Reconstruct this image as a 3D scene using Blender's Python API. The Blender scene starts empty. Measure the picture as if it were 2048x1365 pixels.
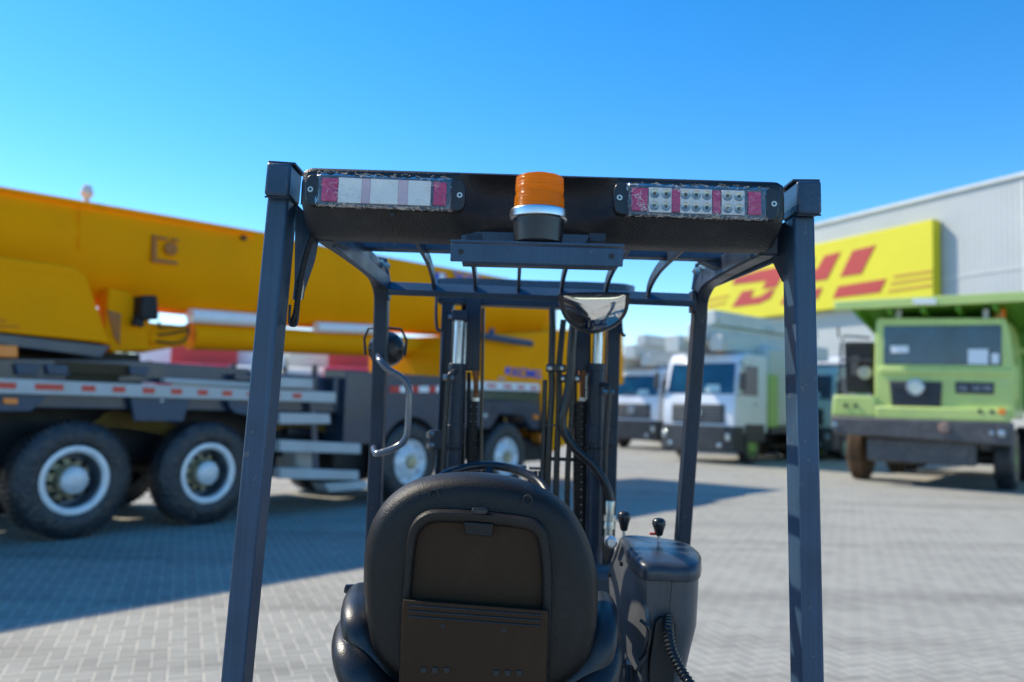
SKY_SAT, SKY_HUE, SKY_STR, SUN_E, SUN_C, EXPO, ALT = 1.40, .499, .140, 3.1, (1, .90, .73), .84, 1000
import bpy, math, random
from mathutils import Vector as V, Matrix
R = math.radians
random.seed(7)
sc = bpy.context.scene
col = sc.collection

# ------------------------------------------------------------------ camera
F_PX, H_CAM = 1600.0, 1.6
PITCH, ROLL = math.atan(129.5 / F_PX), R(1.8)
CAM = V((0, 0, H_CAM))
FW = V((0, math.cos(PITCH), math.sin(PITCH)))
U0 = V((0, -math.sin(PITCH), math.cos(PITCH)))
RC = math.cos(ROLL) * V((1, 0, 0)) + math.sin(ROLL) * U0
UC = -math.sin(ROLL) * V((1, 0, 0)) + math.cos(ROLL) * U0
cam = bpy.data.cameras.new('camera')
camo = bpy.data.objects.new('camera', cam); col.objects.link(camo)
camo.matrix_world = Matrix((( RC.x, UC.x, -FW.x, 0), (RC.y, UC.y, -FW.y, 0), (RC.z, UC.z, -FW.z, H_CAM), (0, 0, 0, 1)))
cam.sensor_width = 36; cam.lens = F_PX / 2048 * 36; cam.clip_end = 3000; cam.clip_start = .05
cam.dof.use_dof = True; cam.dof.focus_distance = 1.68; cam.dof.aperture_fstop = 2.15
sc.camera = camo

def ray(px, py): return FW + RC * ((px - 1024) / F_PX) + UC * ((682.5 - py) / F_PX)
def at(px, py, d):
    r = ray(px, py); return CAM + r * (d / r.y)
def inplane(M, px, py, yl=0.0):
    """the point where the sight line meets the local plane y = yl of a thing standing at matrix M (local coordinates)"""
    Mi = M.inverted(); o = Mi @ CAM; r = Mi.to_3x3() @ ray(px, py)
    return o + r * ((yl - o.y) / r.y)

# ------------------------------------------------------------------ materials
def lin(h):
    h = h.lstrip('#'); o = []
    for i in (0, 2, 4):
        c = int(h[i:i+2], 16) / 255; o.append(c / 12.92 if c < .04045 else ((c + .055) / 1.055) ** 2.4)
    return o
MATS = {}
def mat(name, c, rough=.5, metal=0, var=.12, ns=8, bump=0, bs=60, coat=0, spec=.5, rvar=.1, dust=None, dustamt=0, trans=0):
    m = bpy.data.materials.new(name); m.use_nodes = True; nt = m.node_tree; N, L = nt.nodes, nt.links
    b = N['Principled BSDF']
    tc = N.new('ShaderNodeTexCoord')
    nz = N.new('ShaderNodeTexNoise'); nz.inputs['Scale'].default_value = ns; nz.inputs['Detail'].default_value = 5
    L.new(tc.outputs['Object'], nz.inputs['Vector'])
    mr = N.new('ShaderNodeMapRange'); mr.inputs['From Min'].default_value = .3; mr.inputs['From Max'].default_value = .7
    mr.inputs['To Min'].default_value = 1 - var; mr.inputs['To Max'].default_value = 1 + var
    L.new(nz.outputs['Fac'], mr.inputs['Value'])
    mx = N.new('ShaderNodeVectorMath'); mx.operation = 'SCALE'; mx.inputs[0].default_value = c
    L.new(mr.outputs[0], mx.inputs['Scale'])
    out = mx.outputs[0]
    if dust:
        n2 = N.new('ShaderNodeTexNoise'); n2.inputs['Scale'].default_value = ns * 2.3; n2.inputs['Detail'].default_value = 8; n2.inputs['Roughness'].default_value = .7
        L.new(tc.outputs['Object'], n2.inputs['Vector'])
        m2 = N.new('ShaderNodeMapRange'); m2.inputs['From Min'].default_value = .52; m2.inputs['From Max'].default_value = .75; m2.inputs['To Max'].default_value = dustamt
        L.new(n2.outputs['Fac'], m2.inputs['Value'])
        mm = N.new('ShaderNodeMix'); mm.data_type = 'RGBA'; mm.inputs['B'].default_value = (*dust, 1)
        L.new(m2.outputs[0], mm.inputs['Factor']); L.new(out, mm.inputs['A']); out = mm.outputs['Result']
    L.new(out, b.inputs['Base Color'])
    r2 = N.new('ShaderNodeMapRange'); r2.inputs['From Min'].default_value = .3; r2.inputs['From Max'].default_value = .7
    r2.inputs['To Min'].default_value = max(.02, rough - rvar); r2.inputs['To Max'].default_value = min(1, rough + rvar)
    L.new(nz.outputs['Fac'], r2.inputs['Value']); L.new(r2.outputs[0], b.inputs['Roughness'])
    b.inputs['Metallic'].default_value = metal; b.inputs['Coat Weight'].default_value = coat; b.inputs['Coat Roughness'].default_value = .15
    b.inputs['Specular IOR Level'].default_value = spec; b.inputs['Transmission Weight'].default_value = trans
    if bump:
        n3 = N.new('ShaderNodeTexNoise'); n3.inputs['Scale'].default_value = bs; n3.inputs['Detail'].default_value = 3
        L.new(tc.outputs['Object'], n3.inputs['Vector'])
        bp = N.new('ShaderNodeBump'); bp.inputs['Strength'].default_value = bump; bp.inputs['Distance'].default_value = .6 / bs
        L.new(n3.outputs['Fac'], bp.inputs['Height']); L.new(bp.outputs[0], b.inputs['Normal'])
    MATS[name] = m; return m

def wear(m, chip, streak=.3, th=.70):
    nt = m.node_tree; N, L = nt.nodes, nt.links; b = N['Principled BSDF']
    src = b.inputs['Base Color'].links[0].from_socket; tc = N.new('ShaderNodeTexCoord')
    n1 = N.new('ShaderNodeTexNoise'); n1.inputs['Scale'].default_value = 75; n1.inputs['Detail'].default_value = 3; L.new(tc.outputs['Object'], n1.inputs['Vector'])
    n2 = N.new('ShaderNodeTexNoise'); n2.inputs['Scale'].default_value = 5; n2.inputs['Detail'].default_value = 2; L.new(tc.outputs['Object'], n2.inputs['Vector'])
    ad = N.new('ShaderNodeMath'); ad.operation = 'MULTIPLY_ADD'; ad.inputs[1].default_value = .35; L.new(n2.outputs['Fac'], ad.inputs[0]); L.new(n1.outputs['Fac'], ad.inputs[2])
    r1 = N.new('ShaderNodeMapRange'); r1.inputs['From Min'].default_value = th + .12; r1.inputs['From Max'].default_value = th + .15; r1.inputs['To Max'].default_value = .7; L.new(ad.outputs[0], r1.inputs['Value'])
    mp = N.new('ShaderNodeMapping'); mp.inputs['Scale'].default_value = (160, 160, 2.5); L.new(tc.outputs['Object'], mp.inputs['Vector'])
    n3 = N.new('ShaderNodeTexNoise'); n3.inputs['Scale'].default_value = 1; n3.inputs['Detail'].default_value = 4; L.new(mp.outputs[0], n3.inputs['Vector'])
    r3 = N.new('ShaderNodeMapRange'); r3.inputs['From Min'].default_value = .3; r3.inputs['From Max'].default_value = .7; r3.inputs['To Min'].default_value = 1 - streak; r3.inputs['To Max'].default_value = 1 + streak; L.new(n3.outputs['Fac'], r3.inputs['Value'])
    sc_ = N.new('ShaderNodeVectorMath'); sc_.operation = 'SCALE'; L.new(src, sc_.inputs[0]); L.new(r3.outputs[0], sc_.inputs['Scale'])
    mx = N.new('ShaderNodeMix'); mx.data_type = 'RGBA'; mx.inputs['B'].default_value = (*chip, 1); L.new(r1.outputs[0], mx.inputs['Factor']); L.new(sc_.outputs[0], mx.inputs['A'])
    L.new(mx.outputs['Result'], b.inputs['Base Color']); return m
PAINT = wear(mat('grey_blue_paint', (.036, .072, .122), .36, var=.2, ns=7, bump=.12, bs=110, coat=.08, spec=.3, dust=(.10, .13, .16), dustamt=.15), (.12, .13, .14), .10, .75)
PAINTD = wear(mat('dark_steel_paint', (.024, .036, .056), .38, var=.2, ns=9, bump=.16, bs=90, coat=.05, spec=.25, dust=(.10, .09, .08), dustamt=.12), (.10, .09, .08), .14, .74)
PLAST = mat('textured_black_plastic', (.014, .016, .020), .46, var=.35, ns=7, bump=.9, bs=240, spec=.45, dust=(.12, .11, .10), dustamt=.18)
SEATP = mat('seat_shell_plastic', (.013, .011, .010), .42, var=.3, ns=5, bump=.7, bs=300, spec=.32, dust=(.10, .09, .08), dustamt=.14)
SEATB = mat('bounce_tinted_seat_panel', (.036, .0165, .007), .45, var=.25, ns=3, bump=.35, bs=420, spec=.22, dust=(.11, .08, .05), dustamt=.14)  # black seat plastic, warm ground bounce tinted into the brown base colour
VINYL = mat('black_vinyl', (.016, .018, .022), .36, var=.2, ns=10, bump=.22, bs=260, spec=.5, dust=(.2, .2, .2), dustamt=.06)
SMOOTHB = mat('satin_black_plastic', (.016, .018, .022), .3, var=.15, ns=14, bump=.05, bs=200)
RUBBER = mat('black_rubber', (.014, .014, .015), .55, var=.3, ns=20, bump=.2, bs=90)
HOSE = mat('hydraulic_hose_rubber', (.012, .013, .016), .33, var=.2, ns=30)
CHROME = mat('chrome_rod', (.50, .53, .58), .28, 1, var=.05)
STEEL = mat('zinc_steel', (.55, .54, .50), .36, 1, var=.2, ns=40)
ALU = mat('brushed_aluminium', (.70, .71, .72), .26, 1, var=.08, ns=20)
RUST = mat('rusty_steel', (.24, .085, .03), .75, .2, var=.5, ns=70, bump=.5, bs=200)
GREASE = mat('greasy_chain_steel', (.018, .015, .014), .38, .6, var=.4, ns=60, bump=.4, bs=150)
CONSP = mat('console_grey_plastic', (.075, .082, .092), .42, var=.15, ns=7, bump=.35, bs=420, dust=(.25, .22, .2), dustamt=.15)
REDL = mat('red_lamp_plastic', (.58, .03, .13), .25, var=.15, ns=60, bump=.2, bs=150, coat=.6)
PINKL = mat('faded_pink_lamp_plastic', (.68, .50, .54), .3, var=.06, ns=20, coat=.4)
PALE = mat('pale_lamp_panel', (.86, .87, .82), .45, var=.06, ns=12)
WHITEP = mat('white_lamp_board', (.76, .77, .75), .4, var=.05)
LEDM = mat('led_reflector', (.42, .40, .35), .2, .55, var=.3, ns=90)
LEDC = mat('led_core', (.10, .085, .05), .3, var=.2, ns=60)
CLEARP = mat('smoky_lamp_case', (.08, .10, .13), .2, var=.2, ns=30, coat=.5)
# wrinkled clear film
def film():
    m = bpy.data.materials.new('wrinkled_clear_film'); m.use_nodes = True; nt = m.node_tree; N, L = nt.nodes, nt.links
    N.clear(); out = N.new('ShaderNodeOutputMaterial'); tr = N.new('ShaderNodeBsdfTransparent'); tr.inputs[0].default_value = (.93, .94, .95, 1)
    gl = N.new('ShaderNodeBsdfGlossy'); gl.inputs['Roughness'].default_value = .12; gl.inputs['Color'].default_value = (.9, .9, .9, 1)
    df = N.new('ShaderNodeBsdfDiffuse'); df.inputs['Color'].default_value = (.7, .70, .67, 1)
    tc = N.new('ShaderNodeTexCoord')
    vo = N.new('ShaderNodeTexVoronoi'); vo.feature = 'DISTANCE_TO_EDGE'; vo.inputs['Scale'].default_value = 34
    nz = N.new('ShaderNodeTexNoise'); nz.inputs['Scale'].default_value = 16; nz.inputs['Detail'].default_value = 4
    mp = N.new('ShaderNodeVectorMath'); mp.operation = 'MULTIPLY_ADD'; mp.inputs[1].default_value = (.14, .14, .14)
    L.new(tc.outputs['Object'], nz.inputs['Vector']); L.new(nz.outputs['Color'], mp.inputs[0]); L.new(tc.outputs['Object'], mp.inputs[2])
    L.new(mp.outputs[0], vo.inputs['Vector'])
    cr = N.new('ShaderNodeMapRange'); cr.inputs['From Min'].default_value = .0; cr.inputs['From Max'].default_value = .035; cr.inputs['To Min'].default_value = .75; cr.inputs['To Max'].default_value = 0
    L.new(vo.outputs['Distance'], cr.inputs['Value'])
    n2 = N.new('ShaderNodeTexNoise'); n2.inputs['Scale'].default_value = 22; L.new(tc.outputs['Object'], n2.inputs['Vector'])
    th = N.new('ShaderNodeMapRange'); th.inputs['From Min'].default_value = .48; th.inputs['From Max'].default_value = .62; L.new(n2.outputs['Fac'], th.inputs['Value'])
    mu = N.new('ShaderNodeMath'); mu.operation = 'MULTIPLY'; L.new(cr.outputs[0], mu.inputs[0]); L.new(th.outputs[0], mu.inputs[1])
    bp = N.new('ShaderNodeBump'); bp.inputs['Strength'].default_value = .8; bp.inputs['Distance'].default_value = .004; L.new(vo.outputs['Distance'], bp.inputs['Height']); L.new(bp.outputs[0], gl.inputs['Normal'])
    lw = N.new('ShaderNodeLayerWeight'); lw.inputs['Blend'].default_value = .25
    m1 = N.new('ShaderNodeMixShader'); L.new(lw.outputs['Facing'], m1.inputs[0]); L.new(tr.outputs[0], m1.inputs[1]); L.new(gl.outputs[0], m1.inputs[2])
    m2 = N.new('ShaderNodeMixShader'); L.new(mu.outputs[0], m2.inputs[0]); L.new(m1.outputs[0], m2.inputs[1]); L.new(df.outputs[0], m2.inputs[2])
    L.new(m2.outputs[0], out.inputs[0]); return m
FILM = film()
def amber():
    m = bpy.data.materials.new('amber_beacon_plastic'); m.use_nodes = True; nt = m.node_tree; N, L = nt.nodes, nt.links
    b = N['Principled BSDF']; b.inputs['Base Color'].default_value = (1.0, .34, .003, 1); b.inputs['Roughness'].default_value = .16
    b.inputs['Subsurface Weight'].default_value = .3; b.inputs['Subsurface Radius'].default_value = (.03, .01, .001); b.inputs['Coat Weight'].default_value = .5
    b.inputs['Subsurface Scale'].default_value = .6
    tl = N.new('ShaderNodeBsdfTranslucent'); tl.inputs[0].default_value = (1, .46, .004, 1)
    tc = N.new('ShaderNodeTexCoord'); sp = N.new('ShaderNodeSeparateXYZ'); L.new(tc.outputs['UV'], sp.inputs[0])
    def wave(src, k):
        a = N.new('ShaderNodeMath'); a.operation = 'MULTIPLY'; a.inputs[1].default_value = k; L.new(src, a.inputs[0])
        s = N.new('ShaderNodeMath'); s.operation = 'SINE'; L.new(a.outputs[0], s.inputs[0]); return s.outputs[0]
    s1 = wave(sp.outputs['X'], 2 * math.pi * 90); s2 = wave(sp.outputs['Y'], 2 * math.pi * 24)
    mx = N.new('ShaderNodeMath'); mx.operation = 'MAXIMUM'; L.new(s1, mx.inputs[0]); L.new(s2, mx.inputs[1])
    bp = N.new('ShaderNodeBump'); bp.inputs['Strength'].default_value = .9; bp.inputs['Distance'].default_value = .0012
    L.new(mx.outputs[0], bp.inputs['Height']); L.new(bp.outputs[0], b.inputs['Normal']); L.new(bp.outputs[0], tl.inputs['Normal'])
    ms = N.new('ShaderNodeMixShader'); ms.inputs[0].default_value = .68
    o = N['Material Output']; L.new(b.outputs[0], ms.inputs[1]); L.new(tl.outputs[0], ms.inputs[2]); L.new(ms.outputs[0], o.inputs[0]); return m
AMBER = amber()
MIRR = mat('mirror_glass', (.86, .86, .84), .02, 1, var=0, rvar=.005)
# vehicles
YEL = mat('crane_yellow_paint', (1.0, .36, .001), .6, var=.05, ns=1.2, coat=0, spec=.06, dust=(.85, .34, .005), dustamt=.25)
YELD = mat('worn_orange_paint', (.42, .13, .008), .5, var=.2, ns=4)
CDARK = mat('crane_chassis_paint', (.018, .036, .068), .36, var=.25, ns=2.5, coat=.3, dust=(.10, .11, .12), dustamt=.35)
CBLACK = mat('oily_black_frame', (.008, .009, .011), .6, var=.3, ns=4)
CWHITE = mat('pale_grey_paint', (.50, .51, .50), .4, var=.1, ns=2, dust=(.3, .28, .22), dustamt=.3)
REDR = mat('red_reflector', (.62, .02, .015), .25, var=.1, ns=30)
WHITER = mat('white_reflector', (.88, .88, .88), .3, var=.05, ns=30)
ORL = mat('orange_lamp', (.95, .25, .02), .25, var=.05)
TYRE = mat('truck_tyre_rubber', (.018, .022, .028), .45, var=.6, ns=4, bump=.6, bs=16, dust=(.16, .13, .09), dustamt=.6, spec=.6)
RIM = mat('silver_wheel_rim', (.80, .80, .80), .35, .15, var=.12, ns=8)
DISH = mat('wheel_dish_paint', (.13, .16, .20), .45, .2, var=.3, ns=8, dust=(.2, .17, .11), dustamt=.4)
HUBM = mat('oily_wheel_hub', (.55, .45, .27), .5, .4, var=.5, ns=12)
HUBS = mat('dusty_hub_cap', (.72, .72, .72), .4, .2, var=.15, ns=12)
BLUET = mat('blue_lettering', (.02, .10, .62), .4, var=.02)
GREEN = mat('apple_green_paint', (.56, .68, .20), .4, var=.08, ns=1.5, coat=.2, dust=(.40, .40, .25), dustamt=.35)
GREEND = mat('leaf_green_paint', (.12, .33, .03), .42, var=.1, ns=1.5)
GREYB = mat('dusty_grey_bumper', (.085, .085, .09), .6, var=.2, ns=3, dust=(.24, .22, .2), dustamt=.6)
GLASS = mat('tinted_cab_glass', (.008, .055, .10), .08, 0, var=.5, ns=1.2, coat=.5, spec=.5)
GLASSL = mat('bright_cab_glass', (.10, .22, .25), .1, 0, var=.3, ns=1.5, coat=1)
WCAB = mat('white_cab_paint', (.78, .80, .84), .35, var=.06, ns=1.5, coat=.3)
WGREY = mat('light_grey_machine_paint', (.62, .63, .60), .45, var=.1, ns=1.2)
DGREY = mat('dark_plastic_trim', (.035, .038, .045), .5, var=.3, ns=3)
MINT = mat('mint_green_paint', (.34, .62, .42), .45, var=.15, ns=1.5)
REDC = mat('red_cab_paint', (.50, .02, .025), .35, var=.1, ns=1.5, coat=.4)
LAMPG = mat('headlamp_glass', (.40, .45, .50), .15, .5, var=.2, ns=12)
DHY = mat('sign_yellow', (.72, .63, .012), .45, var=.03, ns=.6)
DHR = mat('sign_red', (.48, .045, .035), .5, var=.05, ns=.6)
MUDT = mat('muddy_tyre', (.10, .058, .030), .85, var=.4, ns=4, bump=.4, bs=12)

# ------------------------------------------------------------------ mesh builder
class MB:
    def __init__(s): s.v = []; s.f = []; s.uv = None
    def add(s, vs, fs):
        o = len(s.v); s.v += [V(p) for p in vs]; s.f += [tuple(i + o for i in f) for f in fs]; return s
    def box(s, c, size, rot=0.0, M=None):
        x, y, z = [q / 2 for q in size]; c = V(c)
        vs = [V((a * x, b * y, d * z)) for a in (-1, 1) for b in (-1, 1) for d in (-1, 1)]
        m = M or Matrix.Rotation(rot, 3, 'Z')
        return s.add([c + m @ p for p in vs], [(0, 1, 3, 2), (4, 6, 7, 5), (0, 4, 5, 1), (2, 3, 7, 6), (0, 2, 6, 4), (1, 5, 7, 3)])
    def bb(s, x0, x1, y0, y1, z0, z1): return s.box(((x0+x1)/2, (y0+y1)/2, (z0+z1)/2), (abs(x1-x0), abs(y1-y0), abs(z1-z0)))
    def beam(s, p0, p1, w, h, up=(0, 0, 1), w1=None, h1=None):
        p0, p1 = V(p0), V(p1); a = (p1 - p0).normalized(); sd = a.cross(V(up)).normalized(); u = sd.cross(a).normalized()
        w1 = w1 or w; h1 = h1 or h
        vs = []
        for p, ww, hh in ((p0, w, h), (p1, w1, h1)):
            vs += [p + sd * (i * ww / 2) + u * (j * hh / 2) for i, j in ((-1, -1), (1, -1), (1, 1), (-1, 1))]
        return s.add(vs, [(3, 2, 1, 0), (4, 5, 6, 7), (0, 1, 5, 4), (1, 2, 6, 5), (2, 3, 7, 6), (3, 0, 4, 7)])
    def tube(s, pts, r, n=12, cap=True, sq=1.0):
        pts = [V(p) for p in pts]; rs = r if isinstance(r, (list, tuple)) else [r] * len(pts)
        t0 = (pts[1] - pts[0]).normalized(); ref = V((0, 0, 1)) if abs(t0.z) < .9 else V((1, 0, 0))
        a = t0.cross(ref).normalized(); rings = []
        for i, p in enumerate(pts):
            t = (pts[min(i + 1, len(pts) - 1)] - pts[max(i - 1, 0)]).normalized()
            a = (a - t * a.dot(t)).normalized(); b = t.cross(a)
            rings.append([p + (a * math.cos(k * 2 * math.pi / n) + b * sq * math.sin(k * 2 * math.pi / n)) * rs[i] for k in range(n)])
        return s.loft(rings, cap, cap)
    def loft(s, rings, c0=True, c1=True, closed=True):
        n = len(rings[0]); vs = [p for r in rings for p in r]; fs = []
        for i in range(len(rings) - 1):
            for k in range(n if closed else n - 1):
                k2 = (k + 1) % n; fs.append((i*n+k, i*n+k2, (i+1)*n+k2, (i+1)*n+k))
        if c0: fs.append(tuple(range(n - 1, -1, -1)))
        if c1: fs.append(tuple((len(rings)-1)*n + k for k in range(n)))
        return s.add(vs, fs)
    def lathe(s, o, ax, prof, n=32, cap=True):
        o = V(o); ax = V(ax).normalized(); ref = V((0, 0, 1)) if abs(ax.z) < .9 else V((1, 0, 0))
        a = ax.cross(ref).normalized(); b = ax.cross(a)
        return s.loft([[o + ax * h + (a * math.cos(k*2*math.pi/n) + b * math.sin(k*2*math.pi/n)) * max(r, 1e-5) for k in range(n)] for r, h in prof], cap, cap)
    def cyl(s, p0, p1, r, r1=None, n=20):
        p0, p1 = V(p0), V(p1); d = p1 - p0; return s.lathe(p0, d, [(r, 0), (r if r1 is None else r1, d.length)], n)
    def prism(s, poly, off):
        poly = [V(p) for p in poly]; off = V(off); n = len(poly)
        fs = [tuple(range(n)), tuple(range(2*n - 1, n - 1, -1))] + [(i, i + n, (i+1) % n + n, (i+1) % n) for i in range(n)]
        return s.add(poly + [p + off for p in poly], fs)
    def build(s, name, m, parent=None, bevel=0, seg=2, ang=35, world=True, sub=0):
        me = bpy.data.meshes.new(name)
        P = s.v
        if parent is not None and world:
            Mi = parent.matrix_world_inv; P = [Mi @ p for p in s.v]
        me.from_pydata([tuple(p) for p in P], [], s.f); me.validate(); 
        import bmesh
        b = bmesh.new(); b.from_mesh(me); bmesh.ops.recalc_face_normals(b, faces=b.faces); b.to_mesh(me); b.free()
        me.materials.append(m)
        for p in me.polygons: p.use_smooth = True
        me.set_sharp_from_angle(angle=R(ang))
        o = bpy.data.objects.new(name, me); col.objects.link(o)
        if parent is not None: o.parent = parent.o if isinstance(parent, Root) else parent
        if bevel:
            md = o.modifiers.new('bevel', 'BEVEL'); md.width = bevel; md.segments = seg; md.limit_method = 'ANGLE'; md.angle_limit = R(32); md.harden_normals = False
        if sub:
            md = o.modifiers.new('sub', 'SUBSURF'); md.levels = sub; md.render_levels = sub
        return o

class Root:
    def __init__(s, name, loc, rz, label, cat, group=None):
        s.o = bpy.data.objects.new(name, None); col.objects.link(s.o)
        s.o.location = loc; s.o.rotation_euler = (0, 0, rz); s.o.empty_display_size = .3
        s.M = Matrix.Translation(V(loc)) @ Matrix.Rotation(rz, 4, 'Z'); s.matrix_world_inv = s.M.inverted()
        tag(s.o, label, cat, group)
def tag(o, label=None, cat=None, group=None, kind=None):
    if label: o['label'] = label
    if cat: o['category'] = cat
    if group: o['group'] = group
    if kind: o['kind'] = kind
    return o
class Sub:   # a part used as parent of sub-parts: same space as its root
    pass
def part(mb, name, m, root, parent=None, **k):
    """mb holds world coordinates when k['world'] (default), the object becomes a child of root, or of parent (a part of root)"""
    o = mb.build(name, m, root, **k)
    if parent is not None: o.parent = parent
    return o
def spline(pts, n=8, closed=False):
    pts = [V(p) for p in pts]; N = len(pts); out = []
    rng = N if closed else N - 1
    for i in range(rng):
        g = lambda k: pts[k % N] if closed else pts[min(max(k, 0), N - 1)]
        p0, p1, p2, p3 = g(i-1), g(i), g(i+1), g(i+2)
        for j in range(n):
            t = j / n
            out.append(.5 * ((2*p1) + (p2-p0)*t + (2*p0-5*p1+4*p2-p3)*t*t + (3*p1-p0-3*p2+p3)*t**3))
    if not closed: out.append(pts[-1])
    return out
def corrug(pts, r, pitch, n=12):
    """points and radii for a corrugated tube"""
    pts = spline(pts, 40); L = [0]
    for a, b in zip(pts, pts[1:]): L.append(L[-1] + (b - a).length)
    out, rs, s = [], [], 0; i = 0
    step = pitch / 4
    while s < L[-1]:
        while L[i+1] < s: i += 1
        t = (s - L[i]) / max(1e-9, L[i+1] - L[i]); out.append(pts[i].lerp(pts[i+1], t))
        rs.append(r * (1 if int(s / step) % 4 in (0, 1) else .82)); s += step
    return MB().tube(out, rs, n)
# ================================================================== FORKLIFT
fk = Root('forklift', (.05, 1.95, 0), 0, 'dark grey forklift seen from behind, with amber beacon, black seat and open overhead guard', 'forklift')
def fp(mb, name, m, parent=None, **k): return part(mb, name, m, fk, parent, **k)
DR, DM, DF, DMA = 1.60, 2.07, 2.35, 2.80     # depth of rear pillars, middle crossbar, front crossbar, mast
# --- rear pillars
def ext(a, b, z):   # continue the line a->b down to height z
    a, b = V(a), V(b); return a + (b - a) * ((a.z - z) / (a.z - b.z))
for sx, t_, b_ in ((-1, (566, 400), (474, 1365)), (1, (1596, 440), (1614, 1365))):
    a = at(*t_, DR + .045); b = ext(a, at(*b_, DR + .045), .55)
    o = fp(MB().beam(a, b, .072, .044, up=(1, 0, 0)), 'rear_pillar', PAINT, bevel=.005)
    # cap block at the top of the pillar
    c = at(567 if sx < 0 else 1604, 370 if sx < 0 else 405, DR + .03)
    up = (a - b).normalized()
    m = MB().beam(c - up * .034, c + up * .034, .088, .050, up=(1, 0, 0)); cap = fp(m, 'pillar_cap', PAINT, bevel=.006)
    m = MB().beam(c + up * .034 + V((-.002 * sx, .01, 0)), c + up * .040 + V((-.002 * sx, .01, 0)), .084, .056, up=(1, 0, 0)); fp(m, 'cap_plate', PAINTD, bevel=.0015)
    # weld bead under the cap
    w = [c - up * .0355 + V((x * .024, -.037, 0)) for x in [i / 12 - 1 for i in range(25)]]
    fp(MB().tube([p + V((0, 0, random.uniform(-.0008, .0008))) for p in w], .0022, 6), 'weld_bead', PAINTD)
# thin seams on the left pillar, scratches come from the material
# --- gusset plates between rear pillar and side rail
def rail(px0, py0, px1, py1, d0, d1, w, h, name='roof_rail'):
    return fp(MB().beam(at(px0, py0, d0), at(px1, py1, d1), w, h), name, PAINTD, bevel=.004)
# left: plate leaning from the rail to the pillar
g = [at(590, 405, 1.66), at(640, 455, 1.68), at(628, 520, 1.70), at(606, 585, 1.70), at(588, 600, 1.68)]
fp(MB().prism(g, (.0, .012, 0)), 'gusset_plate', PAINT, bevel=.002)
g = [at(1578, 440, 1.66), at(1520, 470, 1.68), at(1556, 500, 1.70), at(1566, 560, 1.70), at(1580, 575, 1.66)]
fp(MB().prism(g, (0, .012, 0)), 'gusset_plate', PAINTD, bevel=.002)
fp(MB().beam(at(612, 465, 1.70), at(596, 600, 1.74), .018, .03, up=(0, 1, 0)), 'brace', PAINT, bevel=.004)
fp(MB().tube([at(603, 545, 1.68), at(600, 575, 1.68), at(599, 600, 1.68)], [.004, .009, .005], 8), 'bolt', STEEL)
# --- side rails: one bent bar each, rear -> front -> down the front pillar
def bent(pts, w, h):
    pts = [V(p) for p in pts]; rings = []
    for i, p in enumerate(pts):
        t = (pts[min(i+1, len(pts)-1)] - pts[max(i-1, 0)]).normalized()
        sd = V((1, 0, 0)); sd = (sd - t * sd.dot(t)).normalized(); u = sd.cross(t).normalized()
        rings.append([p + sd * (i_ * w / 2) + u * (j_ * h / 2) for i_, j_ in ((-1, -1), (1, -1), (1, 1), (-1, 1))])
    return MB().loft(rings)
Lr = [at(648, 458, 1.66), at(700, 497, 1.95), at(745, 535, 2.24), at(757, 556, 2.325), at(763, 585, 2.37), at(763, 630, 2.38), at(759, 760, 2.39), at(752, 940, 2.40)]
Lr.append(ext(Lr[-2], Lr[-1], .45))
Rr = [at(1540, 487, 1.66), at(1480, 518, 1.92), at(1424, 552, 2.24), at(1409, 572, 2.325), at(1400, 600, 2.37), at(1398, 640, 2.38), at(1386, 800, 2.39), at(1367, 1050, 2.40)]
Rr.append(ext(Rr[-2], Rr[-1], .45))
for P_ in (Lr, Rr):
    S_ = spline(P_[:6], 6) + [P_[6], P_[7], P_[8]]
    fp(bent(S_, .040, .052), 'front_pillar', PAINTD, bevel=.005)
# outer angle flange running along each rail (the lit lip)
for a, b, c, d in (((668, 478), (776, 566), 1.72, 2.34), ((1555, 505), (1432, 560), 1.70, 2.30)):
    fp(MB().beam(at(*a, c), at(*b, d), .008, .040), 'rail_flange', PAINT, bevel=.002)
# --- crossbars
fp(MB().beam(at(700, 488, DM), at(1462, 512, DM), .045, .030), 'roof_crossbar', PAINT, bevel=.004)
fp(MB().beam(at(1405, 505, DM + .02), at(1462, 530, DM + .02), .05, .055), 'crossbar_bracket', PAINT, bevel=.004)
fp(MB().beam(at(640, 470, 1.74), at(1540, 492, 1.74), .03, .012), 'rear_crossbar', mat('light_grey_bar', (.20, .21, .23), .3, coat=.3), bevel=.002)
fp(MB().beam(at(778, 577, DF), at(1386, 601, DF), .020, .050, up=(0, .80, .60)), 'front_crossbar', PAINT, bevel=.003)
for px, py in ((775, 580), (1385, 605)):
    fp(MB().beam(at(px, py - 22, DF + .005), at(px, py + 20, DF + .005), .05, .012, up=(1, 0, 0)), 'bracket', PAINTD, bevel=.002)
# --- longitudinal roof bars, curved down at the front
for px in (868, 951, 1037, 1123, 1211, 1296):
    c0 = at(px, 576 + (px - 868) * .04, DF - .004); x = c0.x; zt = 1.992
    pts = [V((x, 1.70, zt)), V((x, 1.9, zt)), V((x, 2.07, zt)), V((x, 2.18, zt - .004)), V((x, 2.28, zt - .018)), V((x, 2.33, zt - .035)), V((x, c0.y, c0.z))]
    fp(bent(spline(pts, 4), .010, .030), 'roof_bar', PAINTD, bevel=.0015)
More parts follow.
